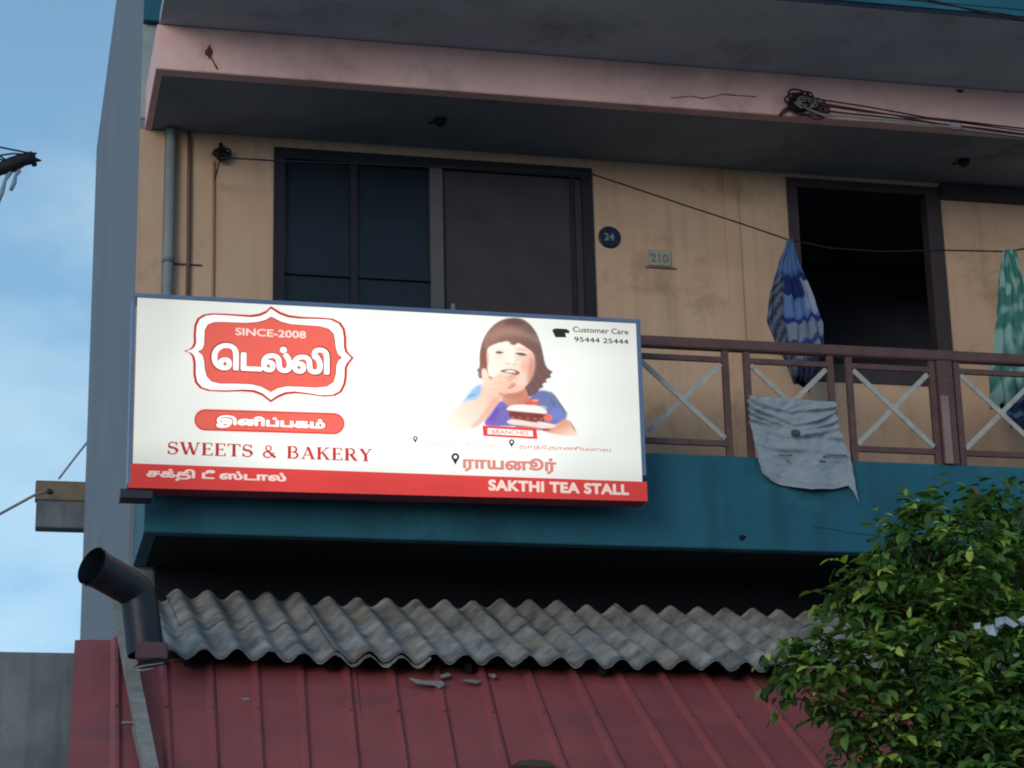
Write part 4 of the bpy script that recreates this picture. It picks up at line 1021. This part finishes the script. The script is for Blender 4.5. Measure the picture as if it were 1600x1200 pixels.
blobs = [(1450,815,48,0),(1520,800,45,.2),(1590,815,50,.2),(1390,835,34,0),(1480,875,75,-.2),(1580,890,85,0),(1330,905,36,-.3),(1305,940,30,-.2),(1380,950,62,-.2),(1480,970,90,-.3),(1590,1000,95,-.3),(1255,1025,36,-.4),(1215,1045,20,-.4),(1320,1030,62,-.4),
         (1420,1060,90,-.4),(1540,1100,110,-.5),(1640,1080,110,-.3),(1275,1115,26,-.5),(1330,1130,55,-.4),(1360,1190,70,-.4),(1470,1190,110,-.5),(1600,1210,120,-.5),(1400,1290,110,-.3),(1540,1300,130,-.3),(1680,1250,130,0),(1700,930,110,.1),(1680,1120,120,.3),(1500,1080,120,.5),(1420,950,70,.5),(1560,950,90,.6)]
BL = [(at(x+32 if x < 1420 else x+10, y+4, YTR+dy), r/340) for x, y, r, dy in blobs]
trk = [Vector((TX+.35, YTR+.1, 0)), Vector((TX+.30, YTR+.05, 1.0)), Vector((TX+.22, YTR, 2.0)), Vector((TX+.12, YTR, 2.9)), Vector((TX+.10, YTR, 3.6))]
MB().tube(trk, [.16,.13,.11,.085,.05], 12).build('trunk', BARK, tree)
fork = trk[3]
for k, (c, r) in enumerate(BL):
    s_ = trk[2].lerp(trk[4], random.random()); mid = s_.lerp(c, .5)+Vector((random.uniform(-.1,.1), random.uniform(-.1,.1), .12))
    MB().tube([s_, mid, c], [.03,.02,.007], 6).build('branch', BARK, tree)
rnd = random.Random(3)
leaves = []
for bi, (c, r) in enumerate(BL):
    nsp = int(26+760*r*r)
    for _ in range(nsp):
        d = Vector((rnd.gauss(0,1), rnd.gauss(0,1), rnd.gauss(0,1)+.15)).normalized()
        rr = r*(rnd.uniform(.35, 1.08) if rnd.random() < .75 else rnd.uniform(.95, 1.35))
        base = c+d*rr*.8
        out = (d+Vector((rnd.gauss(0,.3), rnd.gauss(0,.3), .25+rnd.gauss(0,.2)))).normalized()
        nl = rnd.randint(5, 8); ln = rnd.uniform(.10, .26)
        tip = rnd.random() < .30
        for q in range(nl):
            f = q/(nl-1); p = base+out*ln*f+Vector((0, 0, -.05*f*f))
            side = Vector((-out.y, out.x, 0)).normalized()*(1 if q % 2 else -1) if q < nl-1 else Vector((0, 0, 0))
            ld = (out*.55+side*.9+Vector((rnd.gauss(0,.25), rnd.gauss(0,.25), -.25+rnd.gauss(0,.25)))).normalized()
            L_ = rnd.triangular(.035, .135, .085)*(1.0 if not tip or f < .6 else .85)
            zax = (Vector((rnd.gauss(0,.35), rnd.gauss(0,.35), 1)) ); zax = (zax-ld*zax.dot(ld)).normalized(); yax = zax.cross(ld)
            young_lit = tip and f > .3 and d.z > -.1 and rr > r*.75  # upper outer tips: fresh yellow-green, brightened to paint in their lit look
            mi = 0 if young_lit else (1 if rnd.random() < .55 else 2)
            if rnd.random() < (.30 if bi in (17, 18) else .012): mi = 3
            leaves.append((p, ld, yax, zax, L_, mi))
# all leaves of the crown, the largest-showing 300 as parts of their own
def score(l):
    v = l[0]-CAM; x, y, z = v.dot(rt), v.dot(up), v.dot(fw); sx, sy = 800+F*x/z, 600-F*y/z
    if not (0 < sx < 1600 and 0 < sy < 1200): return 1e9
    inner = min((l[0]-c).length/r for c, r in BL)
    return z - l[4]*12 - .6*inner
order = sorted(range(len(leaves)), key=lambda i: score(leaves[i])); first = set(order[:300])
tmpl = leaf_mesh(1, .52); tmpl.verts.ensure_lookup_table(); tmpl.verts.index_update()
tv = np.array([v.co[:] for v in tmpl.verts]); tf = [[v.index for v in f.verts] for f in tmpl.faces]
lmesh = []
for k in range(4):
    me = bpy.data.meshes.new('leaf'); tmpl.to_mesh(me); me.materials.append(LEAF[k]); lmesh.append(me)
V = []; Fc = []; MI = []; base = 0
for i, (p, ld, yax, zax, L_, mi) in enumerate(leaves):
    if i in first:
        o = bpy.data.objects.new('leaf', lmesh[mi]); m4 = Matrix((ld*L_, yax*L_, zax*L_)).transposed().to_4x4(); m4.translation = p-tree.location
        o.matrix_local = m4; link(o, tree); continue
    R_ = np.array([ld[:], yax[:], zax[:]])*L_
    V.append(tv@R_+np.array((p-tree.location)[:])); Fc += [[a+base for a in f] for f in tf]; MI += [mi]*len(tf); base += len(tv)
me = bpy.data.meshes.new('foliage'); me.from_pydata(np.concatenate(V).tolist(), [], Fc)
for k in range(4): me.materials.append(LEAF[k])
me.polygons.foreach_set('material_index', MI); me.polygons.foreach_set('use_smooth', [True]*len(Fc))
o = bpy.data.objects.new('foliage', me); link(o, tree); o['kind'] = 'stuff'
print('leaves', len(leaves))
# pale scraps added among the leaves for the bright spots behind the tree
pb = thing('pale_scraps', 'pale scraps added in the tree at the right edge for bright spots behind it', 'patch', tuple(at(1560, 975, YTR-.75)))
WP = mat('scrap_white', (.40,.43,.47), .5)
for P in (((1522,974),(1532,972),(1531,982),(1524,983)), ((1537,980),(1552,975),(1560,985),(1556,994),(1545,991)), ((1556,966),(1572,963),(1592,976),(1584,981),(1570,973),(1566,982),(1557,980)), ((1590,968),(1604,960),(1606,976),(1598,978)), ((1584,1021),(1593,1020),(1592,1026),(1585,1026))):
    c = sum((at(x, y, YTR-.75) for x, y in P), Vector())/len(P)
    mb = MB(); mb.poly([at(x, y, YTR-.75+.03*math.sin(x)) for x, y in P], Vector((0, .012, 0))); mb.build('scrap', WP, pb)
